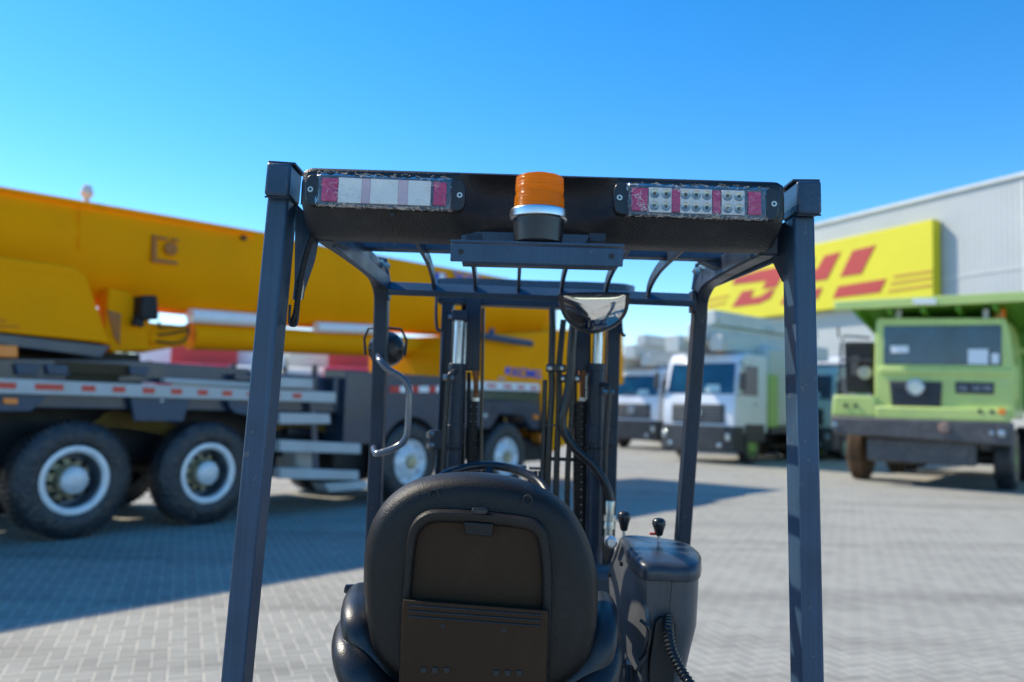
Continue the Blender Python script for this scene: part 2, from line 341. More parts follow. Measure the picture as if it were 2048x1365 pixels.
# bolts and gussets at the front bend of each rail
for px, py, sx in ((760, 535, 1), (1405, 545, -1)):
    gs = fp(MB().prism([at(px - 10*sx, py - 22, 2.30), at(px + 14*sx, py - 18, 2.34), at(px + 22*sx, py + 34, 2.37), at(px + 8*sx, py + 40, 2.36)], (0, .006, 0)), 'corner_gusset', PAINT, bevel=.001)
    for k in range(2):
        p = at(px + (2 + 12 * k) * sx, py - 8 + 6 * k, 2.29)
        fp(MB().lathe(p, (0, -1, 0), [(.011, 0), (.011, .008), (.006, .008), (.006, .02)], 6), 'bolt', STEEL, gs)
# --- tail light housing
xl, xr = at(595, 395, DR - .03).x, at(1577, 420, DR - .03).x
xb = at(1077, 420, 1.5).x
def sstep(a, b, x):
    t = min(1, max(0, (x - a) / (b - a))); return t * t * (3 - 2 * t)
zref = lambda x: (at(1085 + x, 0, 1) - at(1085, 0, 1))
NU, rings = 96, []
ztop0, ztop1 = at(610, 333, DR - .03).z, at(1563, 362, DR - .03).z
prof = [(.11, .0), (.05, .0), (.012, -.001), (.002, -.006), (0, -.014), (0, -.03), (0, -.045), (0, -.06), (0, -.075), (.001, -.084), (.006, -.090), (.022, -.104), (.045, -.118), (.062, -.126), (.075, -.129), (.11, -.129)]
for i in range(NU + 1):
    u = i / NU; x = xl + (xr - xl) * u
    e = min(u, 1 - u) * (xr - xl)                       # distance to the nearer end
    k = 1 - (1 - min(1, e / .026)) ** 2; k = math.sqrt(max(k, 0)) if k < 1 else 1
    zt = ztop0 + (ztop1 - ztop0) * u
    ring = []
    for dy, dz in prof:
        dd = abs(x - xb)
        rec = .055 * (1 - sstep(.075, .19, dd + .25 * abs(dz + .055)))
        rec *= sstep(.004, .022, -dz)                   # the top lip stays straight
        yy = DR - .035 + dy + rec * (1 - min(1, dy / .11)) + (1 - k) * .03
        zz = zt + dz * (.72 + .28 * k) - (1 - k) * .02 + (.018 * (1 - k) if dz < -.08 else 0)
        ring.append(V((x, yy, zz)))
    rings.append(ring)
hs = fp(MB().loft(rings), 'tail_light_housing', PLAST, bevel=0, ang=60)
# small drain notch
fp(MB().box(at(785, 430, DR - .04), (.01, .006, .006)), 'notch', SMOOTHB, hs)
DL = DR - .052
def quad(TL, TR, BR, BL, d):
    c = [at(*TL, d), at(*TR, d), at(*BR, d), at(*BL, d)]
    return lambda u, v, dy=0: (c[0] * (1-u) * (1-v) + c[1] * u * (1-v) + c[2] * u * v + c[3] * (1-u) * v) + V((0, dy, 0))
def slab(q, u0, u1, v0, v1, y0, y1):
    return MB().prism([q(u0, v0, y0), q(u1, v0, y0), q(u1, v1, y0), q(u0, v1, y0)], (0, y1 - y0, 0))
for side in (0, 1):
    if side == 0: TL, TR, BR, BL = (612, 349), (932, 361), (930, 424), (610, 411)
    else: TL, TR, BR, BL = (1228, 364), (1560, 377), (1556, 443), (1226, 429)
    q = quad(TL, TR, BR, BL, DL)
    # backing plate with rounded ends
    poly = []
    for sgn, u_ in ((1, .93), (-1, .07)):
        for k in range(13):
            a = math.pi / 2 - k * math.pi / 12
            cu, cv = math.copysign(abs(math.cos(a)) ** .6, math.cos(a)), math.copysign(abs(math.sin(a)) ** .6, math.sin(a))
            poly.append((u_ + sgn * .07 * cu, .5 - sgn * .5 * cv))
    root = fp(MB().prism([q(u, v, -.004) for u, v in poly], (0, .022, 0)), 'tail_lamp', SMOOTHB, bevel=.002)
    for u_ in (.035, .965):
        p = q(u_, .5, -.003)
        fp(MB().lathe(p, (0, -1, 0), [(.0065, 0), (.0065, .001), (.0055, .003), (.0028, .003), (.0028, .001)], 20), 'screw', STEEL, root)
        fp(MB().cyl(p + V((0, 0, 0)), p + V((0, -.0015, 0)), .0028, n=6), 'screw_socket', SMOOTHB, root)
    if side == 0: LQ = quad((638, 349), (903, 360), (901, 421), (634, 411), DL - .012)
    else: LQ = quad((1258, 369), (1532, 379), (1533, 440), (1256, 430), DL - .012)
    fp(slab(LQ, 0, 1, 0, 1, .001, .012), 'lamp_case', CLEARP, root, bevel=.002)
    X0, X1 = (636, 902) if side == 0 else (1257, 1533)
    U = lambda x: (x - X0) / (X1 - X0)
    if side == 0:
        segs = [(644, 676, 'r'), (677, 724, 'w'), (724, 741, 'p'), (741, 797, 'w'), (797, 816, 'p'), (816, 862, 'w'), (867, 893, 'r')]
    else:
        segs = [(1263, 1295, 'r'), (1297, 1343, 'w'), (1343, 1360, 'r'), (1360, 1424, 'w'), (1425, 1441, 'r'), (1443, 1489, 'w'), (1496, 1522, 'r')]
    for a, b, k in segs:
        m = {'r': REDL, 'w': PALE if side == 0 else WHITEP, 'p': PINKL}[k]
        v0, v1 = (.12, .86) if k == 'r' else (.09, .89)
        pn = fp(slab(LQ, U(a), U(b) - .001, v0, v1, -.0035, .0015), 'lamp_panel', m, root, bevel=.0008)
        if side == 1 and k == 'w':
            nc = 3 if b - a > 55 else 2
            for ci in range(nc):
                for ri in range(2):
                    u = U(a) + (U(b) - U(a)) * (ci + .5) / nc; v = v0 + (v1 - v0) * (ri + .5) / 2
                    p = LQ(u, v, -.0036); rr = .0095
                    fp(MB().lathe(p, (0, -1, 0), [(rr, 0), (rr * .98, .0012), (rr * .75, .0008), (rr * .3, .0004)], 20), 'led', LEDM, root)
                    fp(MB().lathe(p, (0, -1, 0), [(rr * .38, .0005), (rr * .3, .0022), (.0008, .003)], 12), 'led_core', LEDC, root)
    # crinkled film wrapped round the lamp
    m = MB(); n_u, n_v = 60, 12
    g = []
    for i in range(n_u + 1):
        for j in range(n_v + 1):
            u, v = i / n_u, j / n_v; e = min(u * 4.4, (1-u) * 4.4, v, 1-v)
            y = -.0075 + (.010 if e < .01 else 0) + random.uniform(-.0009, .0009)
            jit = .035 if e < .01 else 0
            g.append(LQ(-.012 + 1.024 * u + random.uniform(-1, 1) * jit * .3, -.04 + 1.08 * v + random.uniform(-1, 1) * jit, y))
    m.add(g, [(i*(n_v+1)+j, (i+1)*(n_v+1)+j, (i+1)*(n_v+1)+j+1, i*(n_v+1)+j+1) for i in range(n_u) for j in range(n_v)])
    fp(m, 'clear_film', FILM, root, ang=15)
    # frayed edges of the film
    m = MB()
    for v_, cnt in ((1.02, 46), (-.02, 30)):
        for _ in range(cnt):
            u = random.random(); p0 = LQ(u, v_ + random.uniform(-.03, .03), -.006)
            m.tube(spline([p0, p0 + V((random.uniform(-.006, .006), -.002, random.uniform(-.003, .003))), p0 + V((random.uniform(-.014, .014), -.001, random.uniform(-.004, .004)))], 3), .00035, 4)
    fr = fp(m, 'frayed_film_edge', mat('film_fray', (.55, .47, .36), .4, var=.4, ns=60), root); fr['kind'] = 'stuff'
# --- beacon
bc = at(1076, 490, 1.495); s = 1600 / 1.495
zz = lambda py: at(1076, py, 1.495).z
zb = zz(489)
base = fp(MB().lathe((bc.x, bc.y, zb), (0, 0, 1), [(.042, 0), (.046, .002), (.049, zz(440) - zb), (.040, zz(440) - zb)], 48), 'beacon', SMOOTHB)
fp(MB().lathe((bc.x, bc.y, zz(439)), (0, 0, 1), [(.049, -.003), (.0545, -.001), (.0550, .008), (.0545, .0145), (.0530, .0160), (.046, .0165)], 64), 'beacon_ring', ALU, base, bevel=.001)
prof = []
z0, z1 = zz(424), zz(354)
for i in range(61):
    t = i / 60; r = .0478 - .0030 * t + .0006 * math.cos(t * 60)
    if .40 < t < .56: r -= .0012 * math.sin((t - .40) / .16 * 3 * math.pi) ** 2 + .001
    if t > .92: r -= .012 * ((t - .92) / .08) ** 2.2
    prof.append((r, (z1 - z0) * t))
prof += [(.028, (z1 - z0) * 1.03), (.004, (z1 - z0) * 1.045)]
dm = MB().lathe((bc.x, bc.y, z0), (0, 0, 1), prof, 96)
dome = fp(dm, 'beacon_dome', AMBER, base, ang=80)
uvl = dome.data.uv_layers.new(name='UVMap'); me = dome.data
for p in me.polygons:
    for li in p.loop_indices:
        co = me.vertices[me.loops[li].vertex_index].co + fk.M.translation
        uvl.data[li].uv = (math.atan2(co.y - bc.y, co.x - bc.x) / (2 * math.pi), (co.z - z0) / (z1 - z0))
fp(MB().lathe((bc.x, bc.y, z0), (0, 0, 1), [(.012, 0), (.016, .03), (.006, .05)], 16), 'bulb', PALE, base)
# --- beacon bracket
br = fp(MB().beam(at(901, 505, 1.46), at(1246, 516, 1.46), .005, .034), 'beacon_bracket', PAINT, bevel=.002)
fp(MB().beam(at(903, 489.5, 1.495), at(1244, 498.5, 1.495), .07, .005), 'bracket_shelf', PAINT, br, bevel=.001)
fp(MB().beam(at(925, 528, 1.475), at(1232, 536, 1.475), .03, .006), 'bracket_foot', PAINTD, br, bevel=.001)
for px, py in ((922, 504), (1223, 513)):
    fp(MB().cyl(at(px, py, 1.4577), at(px, py, 1.457) + V((0, -.0005, 0)), .0052), 'bolt_hole', RUBBER, br)
fp(MB().beam(at(922, 477, 1.62), at(1190, 485, 1.62), .006, .030), 'mounting_plate', PAINT, bevel=.001)
for px in (950, 1190):
    fp(MB().beam(at(px, 478, 1.55), at(px, 494, 1.55), .03, .10, up=(0, 1, 0)), 'bracket_arm', PAINTD, br, bevel=.001)
# --- conduit on the left pillar
fp(corrug([at(634, 455, 1.66), at(618, 492, 1.655), at(605, 540, 1.65), at(597, 590, 1.65), at(590, 632, 1.655), at(583, 648, 1.68)], .0066, .0052), 'wiring_conduit', RUBBER)
lp = [at(580, 610, 1.66), at(579, 645, 1.66), at(586, 652, 1.66), at(594, 645, 1.66), at(598, 600, 1.66), at(598, 560, 1.66)]
fp(MB().tube(spline(lp, 5), .0028, 8), 'conduit_hook', PAINTD)
# --- mirror
mc = at(1187, 594, 2.28)
mo = [(1118, 597), (1124, 590), (1187, 588), (1250, 589), (1256, 596), (1254, 622), (1242, 643), (1222, 657), (1192, 665), (1162, 660), (1138, 644), (1123, 622)]
D_ = 2.27
outer = spline([at(*p, D_) for p in mo], 5, True)
cc = sum(outer, V()) / len(outer); tilt = .0
rr = [[cc + (p - cc) * k + V((0, dy, 0)) for p in outer] for k, dy in ((.86, -.012), (.93, -.016), (1.0, -.012), (1.02, 0), (1.0, .02), (.6, .035))]
for r_ in rr:
    for p in r_: p.y -= (p.z - cc.z) * .42
mir = fp(MB().loft(rr, False, True), 'mirror', SMOOTHB)
c1 = cc + V((0, 0, .01))
rr = []
for k in (.89, .75, .6, .45, .3, .15, .02):
    rr.append([cc + (p - cc) * k + V((0, -.010 - .014 * (1 - k * k), 0)) for p in outer])
for r_ in rr:
    for p in r_: p.y -= (p.z - cc.z) * .42
fp(MB().loft(rr, False, True), 'mirror_glass', MIRR, mir, ang=180)
fp(MB().tube(spline([at(1190, 650, 2.31), at(1150, 640, 2.34), at(1120, 600, DF)], 5), .005, 8), 'mirror_arm', SMOOTHB, mir)
# --- grab handle
gh = [at(757, 712, 2.36), at(760, 722, 2.30), at(775, 738, 2.29), at(805, 757, 2.29), at(816, 775, 2.29), at(818, 800, 2.29), at(815, 860, 2.29), at(808, 882, 2.29), at(792, 895, 2.29), at(765, 905, 2.29), at(751, 907, 2.30), at(748, 896, 2.36)]
fp(MB().tube(spline(gh, 6), .0095, 16), 'grab_handle', mat('handle_grey_paint', (.085, .10, .13), .25, coat=.7, bump=.1, bs=80))
# --- work lamps on the front pillars (seen from behind)
for px, py in ((771, 698),):
    c = at(px, py, 2.50)
    l = fp(MB().lathe(c, (0, 1, 0), [(.02, -.035), (.038, -.03), (.052, -.012), (.056, .01), (.057, .03), (.05, .034)], 32), 'work_lamp', SMOOTHB)
    for k in range(8):
        a = k * math.pi / 4
        fp(MB().beam(c + V((math.cos(a) * .025, -.033, math.sin(a) * .025)), c + V((math.cos(a) * .052, -.014, math.sin(a) * .052)), .004, .010, up=(0, 1, 0)), 'cooling_rib', SMOOTHB, l)
    fp(MB().lathe(c + V((0, .034, 0)), (0, 1, 0), [(.05, 0), (.045, .006), (.02, .01), (.001, .011)], 32), 'lamp_lens', LAMPG, l)
    fp(MB().tube([c + V((-.062, 0, -.02)), c + V((-.066, -.01, .03)), c + V((-.05, -.03, .06)), c + V((0, -.05, .062)), c + V((.05, -.03, .06)), c + V((.066, -.01, .03)), c + V((.062, 0, -.02))], .004, 8), 'lamp_bracket', PAINTD, l)
# --- mast
def up_beam(px, pxb, py0, py1, d, w, dep, name, m, bottom=.12, bevel=.003, zb=None):
    a = at(px, py0, d); b = at(pxb, py1, d)
    if bottom is not None and py1 > 900: b = ext(a, b, bottom)
    return fp(MB().beam(a, b, dep, w, up=(1, 0, 0)), name, m, bevel=bevel)
S = 1600 / DMA
up_beam(897, 886, 598, 945, DMA, .038, .10, 'mast_channel', PAINTD)
up_beam(1226, 1214, 640, 1085, DMA, .042, .10, 'mast_channel', PAINTD)
up_beam(886, 872, 664, 945, DMA - .06, .006, .02, 'channel_edge', PAINT, bevel=.001)
up_beam(929, 924, 600, 945, DMA + .05, .018, .06, 'mast_channel', CBLACK)
up_beam(1172, 1170, 640, 1085, DMA + .05, .030, .06, 'mast_channel', CBLACK)
# inner stage blocks
up_beam(949, 945, 594, 742, DMA - .04, .050, .05, 'inner_mast_stage', PAINTD, None)
up_beam(1164, 1163, 600, 750, DMA - .04, .046, .05, 'inner_mast_stage', PAINTD, None)
up_beam(967, 961, 617, 945, DMA - .02, .010, .05, 'inner_channel_edge', mat('worn_channel_edge', (.10, .075, .06), .4, .5, var=.4, ns=30))
# top crossbeam
cb = fp(MB().beam(at(878, 596, DMA - .02), at(1240, 612, DMA - .02), .07, .042), 'mast_crossbeam', PAINTD, bevel=.003)
# rounded bow above it, with legs hanging at both ends
bow = [at(884, 590, DMA - .05), at(872, 575, DMA), at(880, 566, DMA + .10), at(960, 566, DMA + .14), at(1070, 570, DMA + .15), at(1180, 573, DMA + .14), at(1258, 578, DMA + .10), at(1264, 588, DMA), at(1250, 598, DMA - .05)]
sp_ = spline(bow, 6); rings = []
for i, p in enumerate(sp_):
    t = (sp_[min(i+1, len(sp_)-1)] - sp_[max(i-1, 0)]); t.z = 0; t.normalize(); sd = V((t.y, -t.x, 0))
    rings.append([p + sd * a + V((0, 0, b)) for a, b in ((-.005, -.020), (.005, -.020), (.005, .016), (-.005, .016))])
fp(MB().loft(rings), 'mast_bow', PAINT, bevel=.001)
for x0, x1, y0, y1 in ((876, 876, 592, 662), (1246, 1246, 600, 672)):
    lpz = [at(x0 - 3, y0, DMA - .07), at(x0 - 4, (y0 + y1) / 2, DMA - .07), at(x0 - 2, y1 - 6, DMA - .07), at(x0 + 5, y1, DMA - .07)]
    fp(MB().tube(spline(lpz, 5), .011, 8, sq=.5), 'bow_leg', PAINTD)
# cylinders
for sx in (-1, 1):
    L_ = sx < 0
    xt, xm, xb_ = (919, 914, 905) if L_ else (1198, 1194, 1188)
    dc = DMA - .09
    rod = fp(MB().cyl(at(xt, 628, dc), at(xm, 736, dc), .017), 'piston_rod', CHROME)
    b = ext(at(xm, 730, dc), at(xb_, 940 if L_ else 1085, dc), .15)
    cyl = fp(MB().cyl(at(xm, 730, dc), b, .0275), 'lift_cylinder', PAINTD)
    for y0, y1, r in ((728, 742, .030), (850, 888, .0305), (895, 899, .031)):
        f0 = (y0 - 730) / 210; f1 = (y1 - 730) / 210
        fp(MB().cyl(at(xm + (xb_ - xm) * f0, y0, dc), at(xm + (xb_ - xm) * f1, y1, dc), r), 'cylinder_collar', PAINTD if y0 < 890 else CBLACK, cyl, bevel=.0015)
    fp(MB().box(at(xt, 632, dc), (.05, .05, .035)), 'rod_head', PAINTD, rod, bevel=.003)
    fp(MB().cyl(at(xt - 22, 634, dc), at(xt + 4, 634, dc), .007, n=8), 'rod_bolt', STEEL, rod)
    xs = -1 if L_ else 1
    hx = xm + (10 if not L_ else -14)
    pipe = [at(xm + xs * 6, 738, dc - .03), at(hx + xs * 6, 744, dc - .04), at(hx + xs * 9, 765, dc - .045), at(hx + xs * 8, 850, dc - .045), at(hx + xs * 7 + (-4), 1010, dc - .045)]
    if L_: pipe = [at(912, 742, dc - .03), at(906, 746, dc - .04), at(898, 756, dc - .045), at(894, 800, dc - .045), at(889, 880, dc - .045), at(885, 1010, dc - .045)]
    else: pipe = [at(1204, 770, dc - .03), at(1212, 772, dc - .04), at(1218, 785, dc - .045), at(1214, 850, dc - .045), at(1210, 920, dc - .045), at(1207, 1100, dc - .045)]
    hz = fp(MB().tube(spline(pipe, 6), .0085, 10), 'hydraulic_hose', HOSE)
    p = pipe[2]; fp(MB().lathe(p, (1, 0, 0), [(.011, -.02), (.011, -.006), (.006, -.006), (.006, .010), (.010, .010), (.010, .016)], 8), 'hose_fitting', STEEL, hz)
    # chrome strip beside rod
    fp(MB().cyl(at(xt + (14 if L_ else -22), 640, dc + .03), at(xm + (14 if L_ else -22), 735 if L_ else 800, dc + .03), .005), 'guide_rod', CHROME)
    # chain anchors and chains
    xa, xc = (952, 948) if L_ else (1164, 1159)
    fp(MB().lathe(at(xa, 742, dc), at(xa, 800, dc) - at(xa, 742, dc), [(.012, 0), (.014, .012), (.010, .02), (.009, .04), (.0085, .09), (.010, .092), (.010, .10)], 8), 'chain_anchor', RUST)
    fp(MB().lathe(at(xa, 803, dc), (0, 0, -1), [(.013, -.012), (.013, .0)], 6), 'anchor_nut', STEEL)
    m = MB(); y = 806; i = 0
    a0 = at(xc, 806, dc); a1 = ext(a0, at(xc - 4, 1080, dc), .9)
    n_ = int((a0 - a1).length / .0125)
    for i in range(n_):
        p = a0.lerp(a1, i / n_); w = .016 if i % 2 else .024
        m.box(p, (w, .012, .011)); m.cyl(p + V((-.014, 0, -.006)), p + V((.014, 0, -.006)), .003, n=6)
    fp(m, 'lift_chain', GREASE)
    pl = up_beam(xa + (-14 if L_ else -14), xa + (-16 if L_ else -14), 745, 1085, dc + .04, .012, .03, 'chain_guide', CBLACK, .12)
fp(MB().box(at(873, 880, DMA - .08), (.05, .04, .065)), 'mast_bracket', PAINTD, bevel=.004)
for y in (870, 893):
    fp(MB().lathe(at(866, y, DMA - .10), (-1, -.6, 0), [(.012, 0), (.012, .02), (.006, .02)], 6), 'bracket_bolt', STEEL)
fp(MB().box(at(1222, 875, DMA - .06), (.04, .04, .06)), 'mast_bracket', PAINTD, bevel=.004)
# central hoses
for pts, r in ((
    [(1104, 612), (1105, 660), (1103, 735), (1104, 780), (1099, 870), (1094, 990), (1093, 1150)], .0115), (
    [(1127, 640), (1122, 690), (1118, 740), (1118, 800), (1115, 880), (1112, 990), (1110, 1150)], .0105), (
    [(1147, 650), (1143, 700), (1140, 760), (1130, 810), (1125, 840), (1129, 866), (1150, 898), (1183, 928), (1206, 960), (1217, 985), (1220, 1002)], .0145), (
    [(1146, 770), (1142, 850), (1136, 930), (1134, 1010), (1132, 1150)], .0095), (
    [(1090, 760), (1088, 860), (1083, 990), (1080, 1150)], .008)):
    fp(MB().tube(spline([at(x, y, DMA - .16 if r > .014 else DMA - .1) for x, y in pts], 8), r, 12), 'hydraulic_hose', HOSE)
for px, py in ((1112, 737), (1140, 758)):
    cl = fp(MB().box(at(px, py, DMA - .125), (.066, .03, .026)), 'hose_clamp', SMOOTHB, bevel=.004)
    for k in (-1, 1): fp(MB().lathe(at(px + 13 * k, py, DMA - .141), (0, -1, 0), [(.0085, 0), (.008, .004), (.004, .006), (.001, .006)], 12), 'clamp_bolt', STEEL, cl)
ft = fp(MB().lathe(at(1220, 1002, DMA - .16), at(1216, 1075, DMA - .16) - at(1220, 1002, DMA - .16), [(.015, 0), (.016, .003), (.015, .045), (.021, .046), (.021, .065), (.017, .067), (.019, .080), (.019, .09), (.014, .092), (.014, .125)], 16), 'hose_fitting', STEEL)
fp(MB().beam(at(1095, 918, DMA - .06), at(1160, 920, DMA - .06), .012, .012), 'hose_tie', PAINTD)
fp(MB().beam(at(1090, 851, DMA - .12), at(1128, 851, DMA - .12), .012, .006), 'hose_tie', SMOOTHB)
# low crossbeams of the mast and front plate
fp(MB().bb(-.20, .32, 2.78, 2.86, .85, .93), 'mast_crossbeam', PAINTD, bevel=.004)
fp(MB().bb(-.20, .32, 2.78, 2.86, .2, .3), 'mast_crossbeam', PAINTD, bevel=.004)
# --- seat
def outl(pts, d, n=6): return spline([at(*p, d) for p in pts], n, True)
so = outl([(752, 1310), (733, 1240), (727, 1160), (729, 1100), (745, 1040), (780, 992), (836, 959), (915, 946), (1000, 951), (1075, 973), (1133, 1010), (1170, 1065), (1192, 1130), (1197, 1195), (1192, 1265), (1172, 1325), (1110, 1372), (1000, 1395), (900, 1390), (810, 1358)], 1.70)
sc_ = sum(so, V()) / len(so)
def ringo(src, c, k, dy, kz=None): return [c + V(((p.x - c.x) * k, 0, (p.z - c.z) * (kz or k))) + V((0, dy, 0)) for p in src]
rr = [ringo(so, sc_, k, dy) for k, dy in ((.30, -.058), (.55, -.058), (.80, -.0575), (.885, -.054), (.935, -.045), (.97, -.028), (.993, -.004), (1.0, .022), (.99, .05), (.955, .075), (.88, .09), (.6, .095))]
seat = fp(MB().loft(rr), 'seat', SEATP, ang=180)
YS = 1.70 - .058
# front cushion of the backrest
rr = [ringo(so, sc_, k, dy) for k, dy in ((.90, .088), (.95, .10), (.96, .125), (.92, .15), (.8, .165), (.5, .17))]
fp(MB().loft(rr), 'backrest_cushion', VINYL, seat, ang=180)
# ridge frame
fo = [(800, 1420), (801, 1250), (806, 1180), (815, 1085), (826, 1045), (850, 1023), (885, 1017), (960, 1021), (1040, 1030), (1075, 1040), (1095, 1066), (1103, 1130), (1104, 1200), (1100, 1290), (1096, 1425)]
fi = [(820, 1420), (821, 1250), (825, 1180), (833, 1095), (841, 1066), (858, 1050), (885, 1045), (960, 1049), (1036, 1057), (1062, 1065), (1075, 1085), (1082, 1135), (1083, 1200), (1080, 1290), (1077, 1425)]
d_ = YS - .003
A = spline([at(*p, d_) for p in fo], 6); B = spline([at(*p, d_) for p in fi], 6)
rg = []
for i in range(len(A)):
    a, b = A[i], B[i]
    rg.append([a + V((0, .004, 0)), a + V((0, -.016, 0)), a.lerp(b, .18) + V((0, -.026, 0)), a.lerp(b, .6) + V((0, -.026, 0)), a.lerp(b, .9) + V((0, -.020, 0)), b + V((0, -.004, 0)), b + V((0, .004, 0))])
fp(MB().loft(rg, True, True, closed=False), 'back_panel_frame', SEATP, seat, ang=50)
pn = spline([at(*p, YS - .0042) for p in fi], 4)
# recessed panel: slopes in to the bottom
n = len(pn); cpn = sum(pn, V()) / n
fp(MB().add(pn + [p + V((0, .003, 0)) for p in pn], [tuple(range(n)), tuple(range(2*n-1, n-1, -1))]), 'back_panel', SEATB, seat)
fp(MB().prism([at(*p, YS - .030) for p in ((928, 1044), (987, 1048), (985, 1074), (930, 1070))], (0, .018, 0)), 'panel_tab', SEATP, seat, bevel=.002)
lt = fp(MB().prism([at(*p, YS - .038) for p in ((944, 1017), (974, 1018), (976, 1023), (973, 1030), (947, 1029), (943, 1024))], (0, .02, 0)), 'latch', SMOOTHB, seat, bevel=.003, seg=3)
PK = YS - .046
pk = fp(MB().prism([at(*p, PK) for p in ((806, 1200), (1096, 1222), (1094, 1300), (1090, 1425), (798, 1425), (803, 1290))], (0, .005, 0)), 'document_pocket', SEATB, seat, bevel=.002)
for xa_ in ((808, 1204, 802, 1425), (1093, 1224, 1087, 1425)):
    fp(MB().beam(at(xa_[0], xa_[1], PK + .022), at(xa_[2], xa_[3], PK + .022), .034, .005, up=(1, 0, 0)), 'pocket_side', SEATB, seat)
for k in range(3):
    y0 = 1211 + 11 * k
    fp(MB().beam(at(817, y0, PK - .001), at(1083, y0 + 20, PK - .001), .004, .0035), 'pocket_rib', SMOOTHB, seat, bevel=.0015)
for px, py in ((886, 1253), (1008, 1262)):
    fp(MB().lathe(at(px, py, PK + .0002), (0, -1, 0), [(.0045, 0), (.0035, .001), (.001, .001)], 12), 'pocket_screw', RUBBER, seat)
for px, py in ((868, 989), (1055, 1000)):
    fp(MB().lathe(at(px, py, YS + .004), (0, -1, 0), [(.0105, -.01), (.0105, .004), (.008, .0045), (.0075, .0), (.004, -.001)], 20), 'screw_hole', RUBBER, seat)
for x0 in (835, 980):
    m = MB()
    for k in range(3): m.box(at(x0 + 12 + 23 * k, 1341 + (x0 - 835) * .04, PK - .001), (.012, .003, .011))
    fp(m, 'pocket_vent', RUBBER, seat, bevel=.001)
for px, py in ((767, 1290), (1139, 1320)):
    fp(MB().lathe(at(px, py, 1.675), (0, -1, -.2), [(.016, -.01), (.016, .0), (.014, .003), (.013, -.006), (.004, -.006)], 20), 'belt_slot', SMOOTHB, seat)
# hip restraints and cushion
def bolster(pts, rs, name, sq=.8):
    P = spline([at(x, y, d) for x, y, d in pts], 8); n = len(pts) - 1
    r2 = []
    for i in range(len(P)):
        t = i / 8; k = min(int(t), n - 1); r2.append(rs[k] + (rs[k+1] - rs[k]) * (t - k))
    return fp(MB().tube(P, r2, 24, sq=sq), name, VINYL, seat, ang=180)
bolster([(728, 1172, 2.02), (716, 1182, 1.95), (712, 1210, 1.80), (716, 1250, 1.72), (735, 1300, 1.70), (770, 1345, 1.70), (830, 1395, 1.72)], [.010, .020, .030, .036, .038, .040, .04], 'hip_restraint')
bolster([(705, 1225, 1.92), (694, 1260, 1.80), (696, 1300, 1.70), (715, 1345, 1.66), (755, 1400, 1.66), (820, 1450, 1.68)], [.012, .026, .034, .042, .05, .05], 'hip_restraint')
bolster([(1200, 1190, 2.02), (1206, 1200, 1.92), (1210, 1230, 1.80), (1203, 1280, 1.72), (1180, 1330, 1.70), (1130, 1375, 1.70), (1080, 1410, 1.72)], [.010, .022, .030, .034, .038, .04, .04], 'hip_restraint')
bolster([(1208, 1225, 1.95), (1218, 1260, 1.84), (1217, 1310, 1.74), (1195, 1365, 1.68), (1150, 1410, 1.66)], [.012, .022, .03, .036, .04], 'hip_restraint')
fp(MB().bb(-.30, .16, 1.72, 2.15, .88, 1.03), 'seat_cushion', VINYL, seat, bevel=.05, seg=4)
fp(MB().lathe(at(703, 1180, 1.95), (-1, 0, .2), [(.012, -.02), (.014, .0), (.010, .016)], 6), 'belt_buckle', SMOOTHB, seat)
# --- steering wheel
c = at(975, 995, 2.20); m = MB(); nrm = V((0, -.45, .89)).normalized(); ax = V((1, 0, 0)); ay = nrm.cross(ax)
pts = [c + (ax * math.cos(k * math.pi / 24) + ay * math.sin(k * math.pi / 24)) * .165 for k in range(49)]
sw = fp(MB().tube(pts, .0125, 12, cap=False), 'steering_wheel', SMOOTHB)
for k in range(3):
    a = R(90 + 120 * k); e = c + (ax * math.cos(a) + ay * math.sin(a)) * .158
    fp(MB().beam(c - nrm * .03, e, .028, .01, w1=.02), 'spoke', SMOOTHB, sw, bevel=.003)
fp(MB().lathe(c - nrm * .045, nrm, [(.035, 0), (.04, .02), (.03, .034), (.005, .036)], 24), 'hub', SMOOTHB, sw)
fp(MB().cyl(c - nrm * .04, V((c.x, 2.48, .5)), .03), 'steering_column', PAINTD)
# instruments beyond the wheel
ins = fp(MB().box(at(1039, 934, 2.45), (.042, .05, .008)), 'display', SMOOTHB, bevel=.002)
fp(MB().cyl(at(1041, 938, 2.45), at(1041, 985, 2.45), .006), 'display_post', CHROME, ins)
jb = fp(MB().box(at(1071, 937, 2.50), (.04, .04, .006)), 'switch_block', SMOOTHB, bevel=.001)
for k in range(3): fp(MB().cyl(at(1061 + 10 * k, 942, 2.49), at(1061 + 10 * k, 958, 2.49), .007), 'switch_cap', PAINTD, jb)
fp(MB().box(at(1071, 965, 2.50), (.05, .05, .02)), 'switch_base', PAINTD, jb, bevel=.002)
fp(MB().bb(-.3, .42, 2.44, 2.56, .45, 1.12), 'dashboard', CONSP, bevel=.03, seg=3)
# --- lever console
def poly3(pts): return [at(*p) for p in pts]
def rpoly(pts, n=5):
    return spline(pts, n, True)
